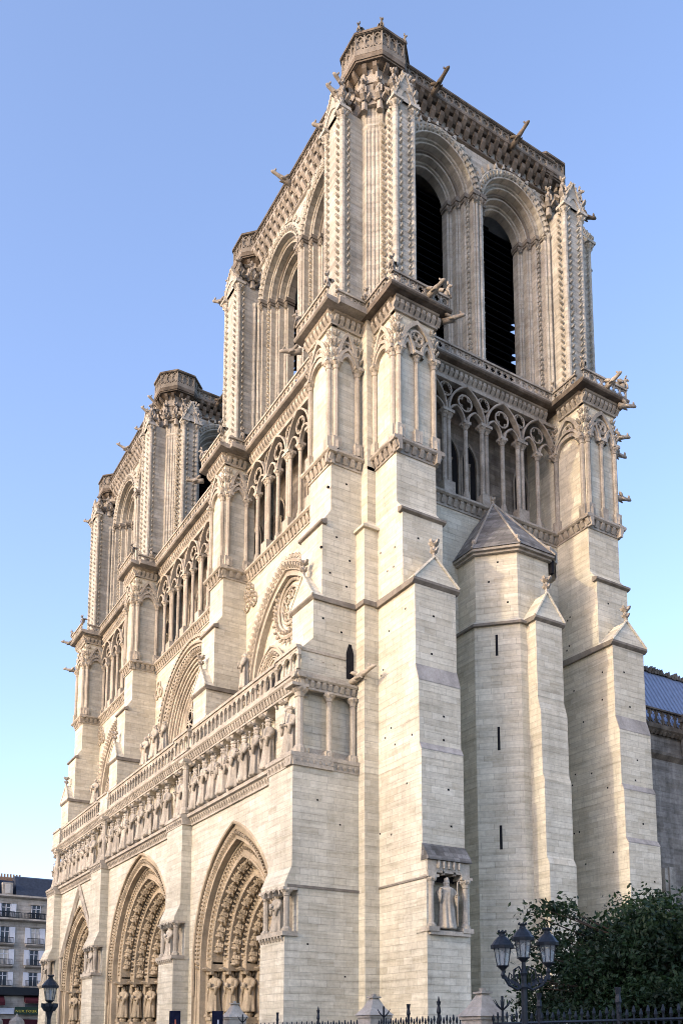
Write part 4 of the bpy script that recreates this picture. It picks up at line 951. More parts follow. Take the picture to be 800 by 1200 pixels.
def build_tower(dx, y0, y1, first):
    """belfry standing on the gallery deck; dx moves it east, y0..y1 its width along the front"""
    E_ = 17.45; tw = empty('tower', (9 + dx, (y0 + y1) / 2, 41), cathedral); z0, zs, zt = 40.95, 52.7, 53.85
    BFm = M['belfry']; xw = 2.4 + dx; yn = y1 - y0
    Wf = Fr((dx, 0, 0), (0, 1, 0), (-1, 0, 0)); Sf = Fr((dx, y0, 0), (1, 0, 0), (0, -1, 0)); Nf = Fr((dx, y1, 0), (1, 0, 0), (0, 1, 0)); Ef = Fr((E_ + dx, 0, 0), (0, 1, 0), (1, 0, 0))
    wy0, wy1 = y0 + 2.05, y1 - 2.3           # west wall between its corner piers
    sx0, sx1 = 4.3, 15.85
    m = MB()
    wins = []
    for fr, lo, hi, c in ((Wf, wy0, wy1, -2.4), (Sf, sx0, sx1, .4), (Ef, wy0, wy1, -1.0), (Nf, sx0, sx1, .4)):
        mid = (lo + hi) / 2; q = (hi - lo) / 2
        for s0, s1 in ((lo, mid), (mid, hi)):
            cc = (s0 + s1) / 2; wo = (s1 - s0) / 2 - .08
            wall_arch(m, fr, s0, s1, z0, 58, c, cc, zs, wo, wo * 1.02 + .1, 10); wins.append((fr, cc, c, wo))
    # solid corners
    x0 = 2.45 + dx
    box(m, x0, 4.35 + dx, y0 - .3, y0 + 2.2, z0, 57.5); box(m, 15.8 + dx, E_ - .8 + dx, y0 - .3, y0 + 2.2, z0, 57.5); box(m, x0, 4.35 + dx, y1 - 2.4, y1 + .3, z0, 57.5); box(m, 15.8 + dx, E_ - .8 + dx, y1 - 2.4, y1 + .3, z0, 57.5)
    box(m, x0 + .05, E_ - 1.0 + dx, y0 - .3, y1 + .3, 56.4, 57.4)
    box(m, x0 - .35, 3.0 + dx, y0 - .25, y0 + .4, z0, 57)
    part('belfry_wall', m, BFm, tw)
    for fr, cc, c, wo in wins:
        if fr is Nf or fr is Ef: continue
        belfry_window(tw, fr, cc, c, wo, 1.6 if fr is not Wf else 1.5, 1.9, zs, z0, BFm)
    # corner piers : west pair, south pair, and those round the back
    for fr, a0, a1, c, cin in ((Wf, y0 + .08, y0 + 2.05, -.75, 2.0), (Wf, y1 - 2.3, y1, -.75, 2.0), (Sf, 2.9, 4.3, 1.85, 2.2), (Sf, 15.8, 17.4, 1.85, 2.2), (Ef, y0 - .75, y0 + 1.0, 1.85, 2.6), (Ef, y1 - 2.2, y1, .8, 1.9), (Nf, 2.9, 4.3, 1.85, 2.2), (Nf, 15.8, 17.4, 1.85, 2.2)):
        mm = MB(); corner_pier(mm, fr, a0, a1, c, z0, zt, cin); part('corner_pier', mm, BFm, tw)
    # bundle of shafts in the angle between the south-west piers
    for x, y in ((2.25, .0), (2.32, -.22), (2.5, -.36), (2.68, -.5), (2.82, -.7)):
        m = MB(); lathe(m, x + dx, y0 + y, [(.2, z0), (.2, z0 + .5), (.13, z0 + .7), (.13, zt - 1.0), (.2, zt - .7), (.24, zt - .62), (.24, zt - .5), (.17, zt - .45), (.17, zt + .8)], 7)
        if x > 2.8: crocket_line(m, (2.88 + dx, y0 - .95, z0 + .8), (2.88 + dx, y0 - .95, zt - .6), (-1, 0, 0), .36, .26)
        part('angle_shaft', m, BFm, tw)
    for fr, a, c in ((Wf, wy1 + .05, -2.0), (Wf, wy1 - .12, -2.25), (Sf, 15.7, .6), (Sf, 15.5, .5)):
        m = MB(); p = fr(a, 0, c); lathe(m, p.x, p.y, [(.16, z0), (.12, z0 + .7), (.12, zs - .2), (.22, zs + .1)], 7); part('angle_shaft', m, BFm, tw)
    # crowning cornice : string, two rows of leaf hooks, slab and parapet following walls and octagonal corners
    def octo(cx, cy, g=0.):
        r1, r2 = 1.84 + g, .76
        return [(cx - r1, cy - r2), (cx - r2, cy - r1), (cx + r2, cy - r1), (cx + r1, cy - r2), (cx + r1, cy + r2), (cx + r2, cy + r1), (cx - r2, cy + r1), (cx - r1, cy + r2)]
    corners = [(3.2 + dx, y0 + .45), (16.2 + dx, y0 + .95), (3.2 + dx, y1 - .6), (16.2 + dx, y1 - .9)]
    mo = MB(); md = MB(); mp = MB(); mw = mo
    for fr, lo, hi, c in ((Wf, wy0 + .0, wy1 - .0, -2.4), (Sf, sx0, sx1, .4), (Nf, sx0, sx1, .4), (Ef, wy0, wy1, -1.0)):
        M_ = mo if fr is Wf else md
        prof(M_, fr, lo, hi, [(c - .2, 56.05), (c + .14, 56.0), (c + .14, 55.9), (c, 55.82), (c - .2, 55.82)])
        n = int((hi - lo) / .62)
        for i in range(n):
            a = lo + (i + .5) * (hi - lo) / n; crocket(M_, fr(a, 56.3, c + .05), fr.n + Vector((0, 0, .6)), Vector((0, 0, 1)), .5); crocket(M_, fr(a + .3, 56.8, c + .25), fr.n + Vector((0, 0, .4)), Vector((0, 0, 1)), .45)
            fbox(M_, fr, a - .1, a + .1, 56.1, 56.75, c, c + .14)
        prof(M_, fr, lo - .4, hi + .4, [(c - .6, 57.0), (c + .42, 57.0), (c + .5, 57.1), (c + .62, 57.16), (c + .62, 57.3), (c - .6, 57.34)])
        prof(M_, fr, lo, hi, [(c - .4, 56.55), (c + .22, 56.6), (c + .3, 56.7), (c + .2, 56.76), (c - .4, 56.76)])
        if fr is Wf: part('west_cornice', mo, M['carvedgrey'], tw)
        balustrade(mp, fr, lo - .2, hi + .2, 57.3, 58.05, c + .5, .07, .55); fbox(mp, fr, lo - .2, hi + .2, 57.3, 58.0, c + .4, c + .45); fbox(md, fr, lo - .2, hi + .2, 57.98, 58.1, c + .36, c + .64)
    for cx, cy in corners:
        mo = MB(); first_ = cx < 9; top = 58.72 if first_ else 58.4
        P = octo(cx, cy); P2 = octo(cx, cy, .07); P3 = octo(cx, cy, -.55)
        poly_prism(mo, P3, 54.4 if first_ else 55.9, 57.0); poly_prism(md, octo(cx, cy, -.5), 56.7, 57.0, octo(cx, cy, -.05)); poly_prism(md, P2, 57.0, 57.3)
        poly_prism(mo, octo(cx, cy, -.45), 55.75, 55.95)
        for i in range(8):
            (xa, ya), (xb, yb) = P[i], P[(i + 1) % 8]; u = Vector((xb - xa, yb - ya, 0)); L_ = u.length; u.normalize(); nn = Vector((u.y, -u.x, 0))
            f = Fr((xa, ya, 0), u, nn); balustrade(mp, f, 0, L_, 57.55, top, -.02, .07, .55); fbox(md, f, -.04, L_ + .04, top - .09, top + .05, -.17, .13)
            fbox(mp, f, -.02, L_ + .02, 57.5, top - .05, -.14, -.08)
            fbox(mp, f, -.05, L_ + .05, 57.3, 57.58, -.14, .06)
            for e in range(2):
                crocket(md, f(L_ * (.3 + .4 * e), 56.45, -.4), nn + Vector((0, 0, .4)), Vector((0, 0, 1)), .42); crocket(md, f(L_ * (.3 + .4 * e), 55.3, -.55), nn + Vector((0, 0, .4)), Vector((0, 0, 1)), .4)
            xc, yc = P3[i]
            if first_: tube(mo, [(xc, yc, 54.6), (xc, yc, 57.0)], .1, 6)
        poly_prism(md, P, 56.9, 57.6); part('crown_of_corner', mo, M['carvedgrey'], tw)
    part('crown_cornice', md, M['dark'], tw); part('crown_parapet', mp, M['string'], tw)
    # beasts and pinnacles above the gablets
    for (x, y, z), d in () if not first else (((2.4, -1.4, 58.72), (-.3, -1)), ((1.45, -.55, 58.72), (-1, -.5)), ((4.0, -1.35, 58.72), (.4, -1))):
        mm = MB(); chimera(mm, (x + dx, y0 + y, z), (*d, 0), .5); part('pinnacle_beast', mm, M['string'], tw)
    for (x, y), d in [((.9, .3), (-1, -.3)), ((1.1, 1.7), (-1, .3)), ((1.9, -.35), (-.7, -.7)), ((3.0, -1.7), (-.6, -1)), ((4.1, -1.75), (.3, -1)), ((2.6, -.9), (-1, -1)), ((15.9, -1.75), (-.4, -1)), ((17.3, -1.75), (.6, -1)), ((15.6, -.8), (-.6, -1)), ((.9, yn - 2.1), (-1, -.3)), ((1.0, yn - .3), (-1, .3)), ((1.8, yn - 2.2), (-1, 0))]:
        mm = MB(); px, py = x + dx, y0 + y; lathe(mm, px, py, [(.2, zt + .1), (.17, zt + .9), (.24, zt + 1.0), (.16, zt + 1.1)], 6); chimera(mm, (px, py, zt + 1.05), (*d, 0), .92)
        for e in range(5): t = e * 1.26; crocket(mm, (px + .2 * cos(t), py + .2 * sin(t), zt + .75), Vector((cos(t), sin(t), .3)), Vector((0, 0, 1)), .36)
        part('pinnacle_beast', mm, M['carvedgrey'], tw)
    for (x, y, z), d, L_ in [((1.9, 1.2, 56.6), (-1, -.1, .45), 1.9), ((1.7, yn * .52, 57.3), (-1, .25, .35), 1.8), ((6.3, -1.0, 57.2), (.25, -1, .55), 2.0), ((12.5, -1.0, 57.2), (.25, -1, .55), 2.0), ((.7, yn + .1, 54.2), (-.75, .65, .15), 1.3), ((.8, .6, 55.2), (-1, .1, .5), 1.3), ((17.5, -1.8, 54.1), (1, -.25, .05), 1.5), ((19.3, .2, 53.0), (1, -.1, -.05), 1.5), ((.75, 2.0, 54.5), (-1, .5, .2), 1.2)]:
        mm = MB(); gargoyle(mm, (x + dx, y0 + y, z), d, L_ * .72, .14); part('gargoyle', mm, M['carvedgrey'] if x < 6 else M['dark'], tw, True)
    # added black block fills the belfry to keep its inside dark
    m = MB(); box(m, 5.2 + dx, 14.2 + dx, y0 + 3.4, y1 - 3.4, 41, 56); part('belfry_dark_block', m, M['void'], tw)
    return tw
build_tower(0, 0., 16.4, True)
build_tower(-.25, 31.5, 49.5, False)

# ================================================================== nave beyond the tower
nv = empty('nave', (35, 8, 0), cathedral)
m = MB(); box(m, 19, 60, 5.9, 12, 0, 24.9); box(m, 19, 60, .4, 6.2, 0, 20.2); part('aisle_wall', m, M['ashlar_old_shade'], nv)
m = MB(); prof(m, SF, 19, 60, [(-5.9, 24.95), (-5.4, 24.9), (-5.4, 24.6), (-5.7, 24.3), (-5.9, 24.3)]); frieze(m, SF, 19, 60, 24.2, 24.6, -5.75, .45, .35); prof(m, SF, 19, 60, [(-5.9, 20.9), (-.15, 20.3), (-.15, 20.1), (-.4, 19.8), (-5.9, 19.8)])
balustrade(m, SF, 19, 60, 24.95, 26.2, -5.7, .1, .7); part('aisle_parapet', m, M['dark'], nv)
m = MB(); m.quad((19, 6.3, 25.4), (60, 6.3, 25.4), (60, 9.4, 31.2), (19, 9.4, 31.2)); m.quad((19, 9.4, 31.2), (60, 9.4, 31.2), (60, 12.5, 25.4), (19, 12.5, 25.4))
part('roof', m, M['lead'], nv)
m = MB()
for i in range(82): tube(m, [(19 + i * .5, 6.28, 25.4), (19 + i * .5, 9.38, 31.2)], .035, 4)
part('roof_seams', m, M['lead'], nv)
m = MB()
for i in range(120): crocket(m, (19 + i * .34, 9.4, 31.2), Vector((random.uniform(-.3, .3), random.uniform(-.4, .4), 1)), Vector((1, 0, 0)), .5)
part('roof_crest', m, M['dark'], nv)
m = MB(); box(m, 34.3, 36.4, 3.6, 5.8, 0, 25.6); poly_prism(m, [(34.1, 3.4), (36.6, 3.4), (36.6, 5.8), (34.1, 5.8)], 25.6, 25.9); part('pinnacle_base', m, M['ashlar_old_shade'], nv)
m = MB(); poly_prism(m, [(34.1, 3.4), (36.6, 3.4), (36.6, 5.8), (34.1, 5.8)], 25.9, 27.6, [(35.2, 4.4), (35.6, 4.4), (35.6, 4.8), (35.2, 4.8)])
for i in range(30): crocket(m, (34.2 + random.random() * 1.2, 3.5 + random.random() * 2, 25.9 + random.random() * 1.4), Vector((random.uniform(-1, .3), -1, .6)), Vector((0, 0, 1)), .6)
gargoyle(m, (34.2, 3.8, 25.8), (-1, -.6, .1), 1.6, .25)
part('pinnacle', m, M['dark'], nv)
m = MB(); box(m, 24.0, 25.0, -.6, .6, 0, 12.3); box(m, 24.3, 24.7, -.7, -.6, 9, 12.4); part('rain_pipe', m, M['carvedgrey'], nv)

# ================================================================== ground, town, street furniture
def ground_mat():
    mat = bpy.data.materials.new('stone paving'); nt, N = nodes(mat); L = nt.links.new
    out = N('ShaderNodeOutputMaterial'); bs = N('ShaderNodeBsdfPrincipled'); L(bs.outputs[0], out.inputs[0]); bs.inputs['Roughness'].default_value = .85
    g = N('ShaderNodeNewGeometry'); b = N('ShaderNodeTexBrick'); b.inputs['Scale'].default_value = 1.2; b.inputs['Color1'].default_value = (.3, .28, .25, 1); b.inputs['Color2'].default_value = (.24, .225, .2, 1); b.inputs['Mortar'].default_value = (.09, .085, .08, 1)
    L(g.outputs['Position'], b.inputs['Vector']); n = N('ShaderNodeTexNoise'); n.inputs['Scale'].default_value = .3; n.inputs['Detail'].default_value = 6; L(g.outputs['Position'], n.inputs['Vector'])
    x = N('ShaderNodeMix', data_type='RGBA', blend_type='MULTIPLY'); x.inputs[0].default_value = .5; L(b.outputs['Color'], x.inputs[6]); L(n.outputs['Color'], x.inputs[7]); L(x.outputs[2], bs.inputs['Base Color'])
    return mat
m = MB(); m.quad((-900, -900, 0), (900, -900, 0), (900, 900, 0), (-900, 900, 0)); tag(part('ground', m, ground_mat()), 'pale stone paved square around the cathedral', None, None, 'structure')

# ---- added row of houses, unseen, only to cut off low sun near the ground
m = MB(); prof(m, Fr((-62, 0, 0), (0, 1, 0), (1, 0, 0)), -70, 90, [(0, 0), (0, 17.5), (.5, 17.6), (-1.5, 21.6), (-4, 23.2), (-12, 23.2), (-14, 17.5), (-14, 0)])
M['blockerstone'] = plain('sun blocker stone', (.34, .3, .24), .9); tag(part('sun_blocker', m, M['blockerstone']), 'unseen row of houses added west of the square to block the low sun', None, None, 'structure')
# ---- the corner house seen at the left edge
M['plaster'] = stone('house stone', (.54, .51, .46), True, .1, .25, .2, row=.5, bw=1.2)
M['roofslate'] = plain('dark slate roof', (.035, .045, .065), .5, 0, .25, 4)
M['white'] = plain('white shutters', (.66, .68, .72), .6, 0, .06)
M['pane'] = plain('window pane', (.06, .08, .1), .12, 0, .2, 2, .5)
M['curtain'] = plain('drawn curtain', (.5, .48, .43), .8, 0, .1)
M['maroon'] = plain('maroon awning', (.05, .006, .012), .8, 0, .2)
M['green'] = plain('dark green fascia', (.02, .05, .035), .5, 0, .1)
M['gold'] = plain('gilt lettering', (.75, .62, .1), .5, 0, .1)
M['brick'] = plain('chimney brick', (.24, .16, .11), .9, 0, .2)
H0 = 75.; HX0, HX1 = -34., 22.
hs = empty('apartment_house', (0, H0, 0)); tag(hs, 'cream stone corner house with blue slate mansard roof and iron balconies beyond the cathedral front', 'building')
HF = Fr((0, H0, 0), (1, 0, 0), (0, -1, 0))
m = MB(); box(m, HX0, HX1, H0, H0 + 14, 0, 18.5); part('wall', m, M['plaster'], hs)
m = MB(); prof(m, HF, HX0 - .2, HX1 + .2, [(-1, 18.8), (.5, 18.75), (.5, 18.55), (.2, 18.4), (-1, 18.4)]); prof(m, HF, HX0, HX1, [(-1, 15.9), (.72, 15.92), (.72, 15.72), (.3, 15.6), (-1, 15.6)]); part('house_cornice', m, M['plaster'], hs)
m = MB(); prof(m, HF, -.1, HX1, [(-.1, 18.8), (-1.4, 21.2), (-1.8, 21.4), (-12, 21.4), (-12, 18.8)]); prof(m, HF, HX0, -2.2, [(-.1, 18.8), (-1.2, 20.9), (-1.8, 21.1), (-12, 21.1), (-12, 18.8)]); prof(m, HF, -2.2, -.1, [(-1.0, 18.8), (-2.0, 20.8), (-12, 20.8), (-12, 18.8)]); rf = part('roof', m, M['roofslate'], hs)
m = MB(); box(m, -1.9, .9, H0 + 3.0, H0 + 4.2, 18.8, 21.4)
for k in range(8): lathe(m, -1.7 + k * .36, H0 + 3.4, [(.13, 21.4), (.1, 21.8), (.13, 21.85)], 6)
part('chimney', m, M['brick'], hs)
m = MB(); box(m, -1.7, -.5, H0 + .3, H0 + 1.4, 18.8, 20.3); part('dormer', m, M['plaster'], hs); m = MB(); box(m, -1.4, -.8, H0 + .26, H0 + .3, 19.0, 20.1); part('dormer_pane', m, M['curtain'], hs)
levels = [(16.1, 17.7), (13.0, 14.9), (10.4, 12.2), (7.9, 9.5)]
for li, (z0, z1) in enumerate(levels):
    for wi, xw in enumerate([-25.5, -22.2, -18.9, -15.6, -12.3, -9.0, -5.4, -1.25, 2.25, 5.5, 8.8]):
        if xw < -7 and li == 3: continue
        wn = empty('window', (xw, H0, z0), hs); m = MB(); fbox(m, HF, xw - .62, xw + .62, z0, z1, -.3, .02 - .02); fbox(m, HF, xw - .75, xw + .75, z1, z1 + .2, -.1, .12); part('window_frame', m, M['plaster'], wn)
        m = MB(); fbox(m, HF, xw - .5, xw + .5, z0, z1 - .05, -.1, .01); part('pane', m, M['pane'] if (wi + li) % 3 else M['curtain'], wn)
        m = MB()
        for q in (-.5, 0, .5): fbox(m, HF, xw + q - .04, xw + q + .04, z0, z1 - .05, 0, .05)
        fbox(m, HF, xw - .5, xw + .5, z0 + (z1 - z0) * .68, z0 + (z1 - z0) * .68 + .06, 0, .05); part('sash', m, M['white'], wn)
        if (wi * 7 + li * 3) % 5 != 1:
            for sg in (-1, 1): mm = MB(); fbox(mm, HF, xw + sg * .88 - .3, xw + sg * .88 + .3, z0, z1, .02, .09); part('shutter', mm, M['white'], wn)
        b = MB()
        fbox(b, HF, xw - .95, xw + .95, z0 + .55, z0 + .62, .42, .48); fbox(b, HF, xw - .95, xw + .95, z0 - .08, z0 - .02, .42, .48)
        for k in range(14): a = xw - .93 + k * .143; fbox(b, HF, a - .018, a + .018, z0 - .05, z0 + .58, .43, .47)
        part('balcony_rail', b, M['iron'], wn); b = MB(); prof(b, HF, xw - 1.05, xw + 1.05, [(0, z0 - .1), (.52, z0 - .12), (.52, z0 - .2), (.3, z0 - .36), (0, z0 - .45)]); part('balcony_slab', b, M['plaster'], wn)
m = MB(); prof(m, HF, HX0, HX1, [(0, 7.7), (.6, 7.65), (.6, 6.75), (0, 6.6)]); fbox(m, HF, HX0, HX1, 16.55, 16.63, .62, .68); fbox(m, HF, HX0, HX1, 15.93, 15.98, .62, .68)
for k in range(330): a = HX0 + .1 + k * .17; fbox(m, HF, a - .02, a + .02, 15.95, 16.6, .63, .67)
part('balcony_band', m, M['iron'], hs)
m = MB(); prof(m, HF, HX0, -1.0, [(0, 6.6), (.2, 6.55), (1.1, 5.9), (1.1, 5.5), (.9, 5.5), (0, 5.9)]); prof(m, HF, 1.35, HX1, [(0, 6.6), (.2, 6.55), (1.0, 6.1), (1.0, 5.8), (.9, 5.8), (0, 6)]); part('awning', m, M['maroon'], hs)
m = MB(); fbox(m, HF, HX0, HX1, 0, 3.9, .0, .12); part('shop_front', m, M['maroon'], hs)
m = MB(); fbox(m, HF, 1.5, 8, 4.5, 5.75, .01, .06); part('shop_pane', m, M['pane'], hs)
m = MB(); fbox(m, HF, -2.35, .2, 4.5, 5.2, .3, .42); part('shop_band', m, M['white'], hs)
sg_ = MB(); fbox(sg_, HF, .25, 5.6, 4.45, 5.35, .45, .56)
so = part('shop_sign', sg_, M['green'], hs)
def text(body, loc, size, rx, rz, mat, parent, name='lettering'):
    cu = bpy.data.curves.new('letters', 'FONT'); cu.body = body; cu.size = size; cu.extrude = .015; cu.resolution_u = 2; cu.space_character = 1.15
    t = bpy.data.objects.new('letters', cu); COL.objects.link(t); bpy.context.view_layer.update()
    me = bpy.data.meshes.new_from_object(t.evaluated_get(bpy.context.evaluated_depsgraph_get())); bpy.data.objects.remove(t); me.materials.clear(); me.materials.append(mat)
    o = link(name, me, parent); l = Vector(loc); q = parent
    while q is not None: l -= q.location; q = q.parent
    o.location = l; o.rotation_euler = (rx, 0, rz); return o
text('NUX.TOUR', (.32, H0 - .58, 4.7), .43, pi / 2, 0, M['gold'], hs)

# ---- lanterns
def lantern(root, x, y, z, s):
    """hexagonal street lantern standing on (x,y,z)"""
    l = empty('lantern', (x, y, z), root); m = MB()
    lathe(m, x, y, [(.03 * s, z - .28 * s), (.06 * s, z - .2 * s), (.03 * s, z - .1 * s), (.13 * s, z), (.14 * s, z + .03 * s), (.13 * s, z + .04 * s)], 8)
    tube(m, [(x + .15 * s * cos(2 * pi * k / 8), y + .15 * s * sin(2 * pi * k / 8), z + .03 * s) for k in range(8)], .02 * s, 5, True)
    tube(m, [(x + .235 * s * cos(2 * pi * k / 8), y + .235 * s * sin(2 * pi * k / 8), z + .5 * s) for k in range(8)], .022 * s, 5, True)
    for k in range(8): t = 2 * pi * (k + .5) / 8; tube(m, [(x + .15 * s * cos(t), y + .15 * s * sin(t), z + .02 * s), (x + .23 * s * cos(t), y + .23 * s * sin(t), z + .5 * s)], .011 * s, 4)
    part('lantern_frame', m, M['iron'], l)
    m = MB(); lathe(m, x, y, [(.3 * s, z + .48 * s), (.31 * s, z + .56 * s), (.27 * s, z + .6 * s), (.2 * s, z + .7 * s), (.12 * s, z + .78 * s), (.09 * s, z + .8 * s), (.09 * s, z + .84 * s), (.07 * s, z + .86 * s), (.09 * s, z + .92 * s), (.05 * s, z + .92 * s)], 12)
    for k in range(6): t = 2 * pi * k / 6; ico(m, (x + .1 * s * cos(t), y + .1 * s * sin(t), z + .93 * s), .028 * s, None, .04 * s, None, 5, 3)
    part('lantern_cap', m, M['iron'], l)
    m = MB(); vs = []
    for r, zz in ((.14, .05), (.222, .48)):
        for k in range(8): t = 2 * pi * (k + .5) / 8; vs.append((x + r * s * cos(t), y + r * s * sin(t), z + zz * s))
    m.add(vs, [(k, (k + 1) % 8, 8 + (k + 1) % 8, 8 + k) for k in range(8)]); part('lantern_glass', m, M['glass'], l)
    m = MB(); lathe(m, x, y, [(.03 * s, z + .05 * s), (.03 * s, z + .2 * s), (.05 * s, z + .24 * s), (.05 * s, z + .36 * s), (.02 * s, z + .42 * s)], 8); part('bulb_holder', m, M['white'], l)
LX, LY = -11.02, -26.04
lp = empty('street_lamp', (LX, LY, 0)); tag(lp, 'tall iron street lamp carrying three lanterns on scrolled arms in front of the tree', 'street lamp')
m = MB(); lathe(m, LX, LY, [(.22, 0), (.22, .5), (.14, .7), (.1, .9), (.06, 1.1), (.055, 2.5), (.075, 2.55), (.05, 2.62), (.05, 2.75), (.07, 2.8), (.04, 2.88), (.035, 3.0)], 10); part('lamp_post', m, M['iron'], lp)
rt = Vector((sin(1.0314), -cos(1.0314), 0)); up = Vector((0, 0, 1)); B = Vector((LX, LY, 0)); dp = Vector((cos(1.0314), sin(1.0314), 0))
heads = []
m = MB()
for sg, dz, off in ((-1, 0., -.45), (1, .02, .52)):
    d = (rt * abs(off) * sg + dp * (-.16 if sg < 0 else .1)); q = lambda t, z: B + d * t + up * z
    tube(m, [q(0, 2.58), q(.3, 2.5), q(.65, 2.58), q(.86, 2.72), q(.9, 2.84)], [.03, .03, .026, .022, .03], 6)
    tube(m, [q(.05, 2.8), q(.2, 2.92), q(.42, 2.86), q(.45, 2.7), q(.3, 2.66), q(.27, 2.74), q(.33, 2.78)], [.018] * 7, 5)
    tube(m, [q(.55, 2.56), q(.68, 2.68), q(.62, 2.8), q(.52, 2.76), q(.56, 2.7)], [.016] * 5, 5)
    for k in range(6): crocket(m, q(.2 + .14 * k, 2.54 + .03 * k), up + rt * random.uniform(-.5, .5), dp, .09)
    h = q(.9, 0); heads.append((h.x, h.y, 2.9 if sg < 0 else 2.98))
part('scrolled_arms', m, M['iron'], lp)
heads.append((LX, LY, 3.06))
for hx, hy, hz in heads: lantern(lp, hx, hy, hz, .7)
LX2, LY2 = -15.55, -9.44
l2 = empty('street_lamp', (LX2, LY2, 0)); tag(l2, 'single iron lantern on a post in front of the far portal', 'street lamp')
m = MB(); lathe(m, LX2, LY2, [(.25, 0), (.25, .5), (.15, .7), (.09, 1.0), (.075, 1.4), (.06, 2.2), (.09, 2.35), (.14, 2.5), (.17, 2.62), (.08, 2.7)], 10)
for k in range(6): t = k * pi / 3; crocket(m, (LX2 + .12 * cos(t), LY2 + .12 * sin(t), 2.5), Vector((cos(t), sin(t), .6)), up, .2)
part('lamp_post', m, M['iron'], l2); lantern(l2, LX2, LY2, 2.76, .86)

# ---- railing with stone posts
POSTS = [(-8.0, .6, 2.6), (-8.21, -7.09, 2.95), (-8.3, -16.82, 2.82), (-9.67, -23.24, 2.64), (-10.6, -30.5, 2.64)]
PL = ['pale stone railing post with a pyramid cap before the near portal', 'stone railing post with a pyramid cap before the corner buttresses', 'stone railing post with a pointed pyramid cap standing beside the three-lantern lamp']
for i, (x, y, h) in enumerate(POSTS[1:4]):
    o = empty('stone_post', (x, y, 0)); tag(o, PL[i], 'railing post', 'stone posts of the railing'); m = MB(); box(m, x - .33, x + .33, y - .33, y + .33, 0, h - .62); part('post_shaft', m, M['carved'], o)
    m = MB(); sq = lambda r: [(x - r, y - r), (x + r, y - r), (x + r, y + r), (x - r, y + r)]; poly_prism(m, sq(.37), h - .62, h - .55); poly_prism(m, sq(.41), h - .55, h - .35, sq(.24)); poly_prism(m, sq(.24), h - .35, h - .06, sq(.09)); poly_prism(m, sq(.15), h - .06, h - .02); poly_prism(m, sq(.05), h - .02, h + .06); part('post_cap', m, M['carved'], o)
FL = ['iron railing of spear-headed bars before the near portal', 'iron railing of spear-headed bars before the corner buttresses', 'iron railing of spear-headed bars running behind the three-lantern lamp']
for j, (i0, i1) in enumerate(((1, 2), (2, 3), (3, 4))):
    (x0, y0, h0), (x1, y1, h1) = POSTS[i0], POSTS[i1]; p0 = Vector((x0, y0, 0)); p1 = Vector((x1, y1, 0)); d = (p1 - p0); L_ = d.length; d.normalize(); p0 += d * .4; L_ -= .8
    fo = empty('iron_railing', (p0 + d * L_ / 2)); tag(fo, FL[j], 'railing', 'railings round the cathedral')
    b = MB(); n = int(L_ / .17)
    for i in range(n + 1):
        q = p0 + d * (i * L_ / n); zt_ = 2.12 + (.05 if i % 2 else 0); lathe(b, q.x, q.y, [(.016, .3), (.016, zt_ - .16), (.035, zt_ - .1), (.012, zt_)], 5)
    part('bars', b, M['iron'], fo); b = MB()
    for zz in (.4, 1.82, 1.93): tube(b, [p0 + up * zz, p0 + d * L_ + up * zz], .028, 5)
    part('rails', b, M['iron'], fo)
    b = MB()
    for t, hh in ((.36, 2.5), (.68, 2.62)) if j < 2 else ((.25, 2.5), (.6, 2.5)):
        q = p0 + d * L_ * t; lathe(b, q.x, q.y, [(.05, 0), (.04, 2.2), (.06, 2.25), (.035, 2.4), (.06, 2.5), (.02, hh - .25), (.05, hh - .18), (.01, hh)], 6)
    q = p0 + d * .35
    tube(b, [q, q + up * 2.5], .026, 5)
    for k in range(6): t = k * 1.05; tube(b, [q + up * 2.2, q + up * 2.3 + Vector((cos(t), sin(t), 0)) * .12, q + up * 2.42 + Vector((cos(t), sin(t), 0)) * .2], [.02, .016, .006], 4)
    part('spikes', b, M['iron'], fo)
M['panel'] = plain('printed board', (.01, .013, .03), .8, 0, .3, 6., .05)
M['print'] = plain('printed picture', (.3, .09, .05), .5, 0, .5, 8)
for i, (x, y, lab) in enumerate([(-10.45, -6.82, 'dark blue information board with a red picture before the front buttress'), (-9.02, -7.39, 'dark blue information board beside the stone post before the near portal')]):
    o = empty('information_board', (x, y, 0)); tag(o, lab, 'sign'); f = Fr((x, y, 0), rt, -dp); m = MB(); fbox(m, f, -.2, .2, .6, 2.62, -.04, .0); part('board', m, M['panel'], o)
    m = MB(); tube(m, [f(0, 0, -.05), f(0, 2.4, -.07)], .03, 6); part('board_post', m, M['iron'], o)
    m = MB(); pts = [(.05 + .1 * cos(k * 1.3) * (1 if k % 2 else .5), 2.18 + .14 * sin(k * 1.3) * (1 if k % 2 else .5)) for k in range(5)]; fbox(m, f, -.1, .12, 2.0, 2.14, 0, .006); fbox(m, f, .0, .05, 2.14, 2.3, 0, .006)
    part('board_picture', m, M['print'] if i == 0 else M['white'], o)
for i, (x, y) in enumerate([(-15.4, .2), (-14.4, .95)]):
    o = empty('stone_bollard', (x, y, 0)); tag(o, ['round-capped stone bollard under the shop sign, the nearer of two', 'round-capped stone bollard under the shop sign, the one closer to the lantern post'][i], 'bollard', 'bollards by the square'); m = MB(); lathe(m, x, y, [(.24, 0), (.24, 2.1), (.32, 2.12), (.32, 2.2)], 10); part('bollard_shaft', m, M['carved'], o); m = MB(); lathe(m, x, y, [(.32, 2.2), (.3, 2.32), (.2, 2.44), (.08, 2.5), (.05, 2.58), (.02, 2.63)], 10); part('bollard_cap', m, M['carvedgrey'], o)

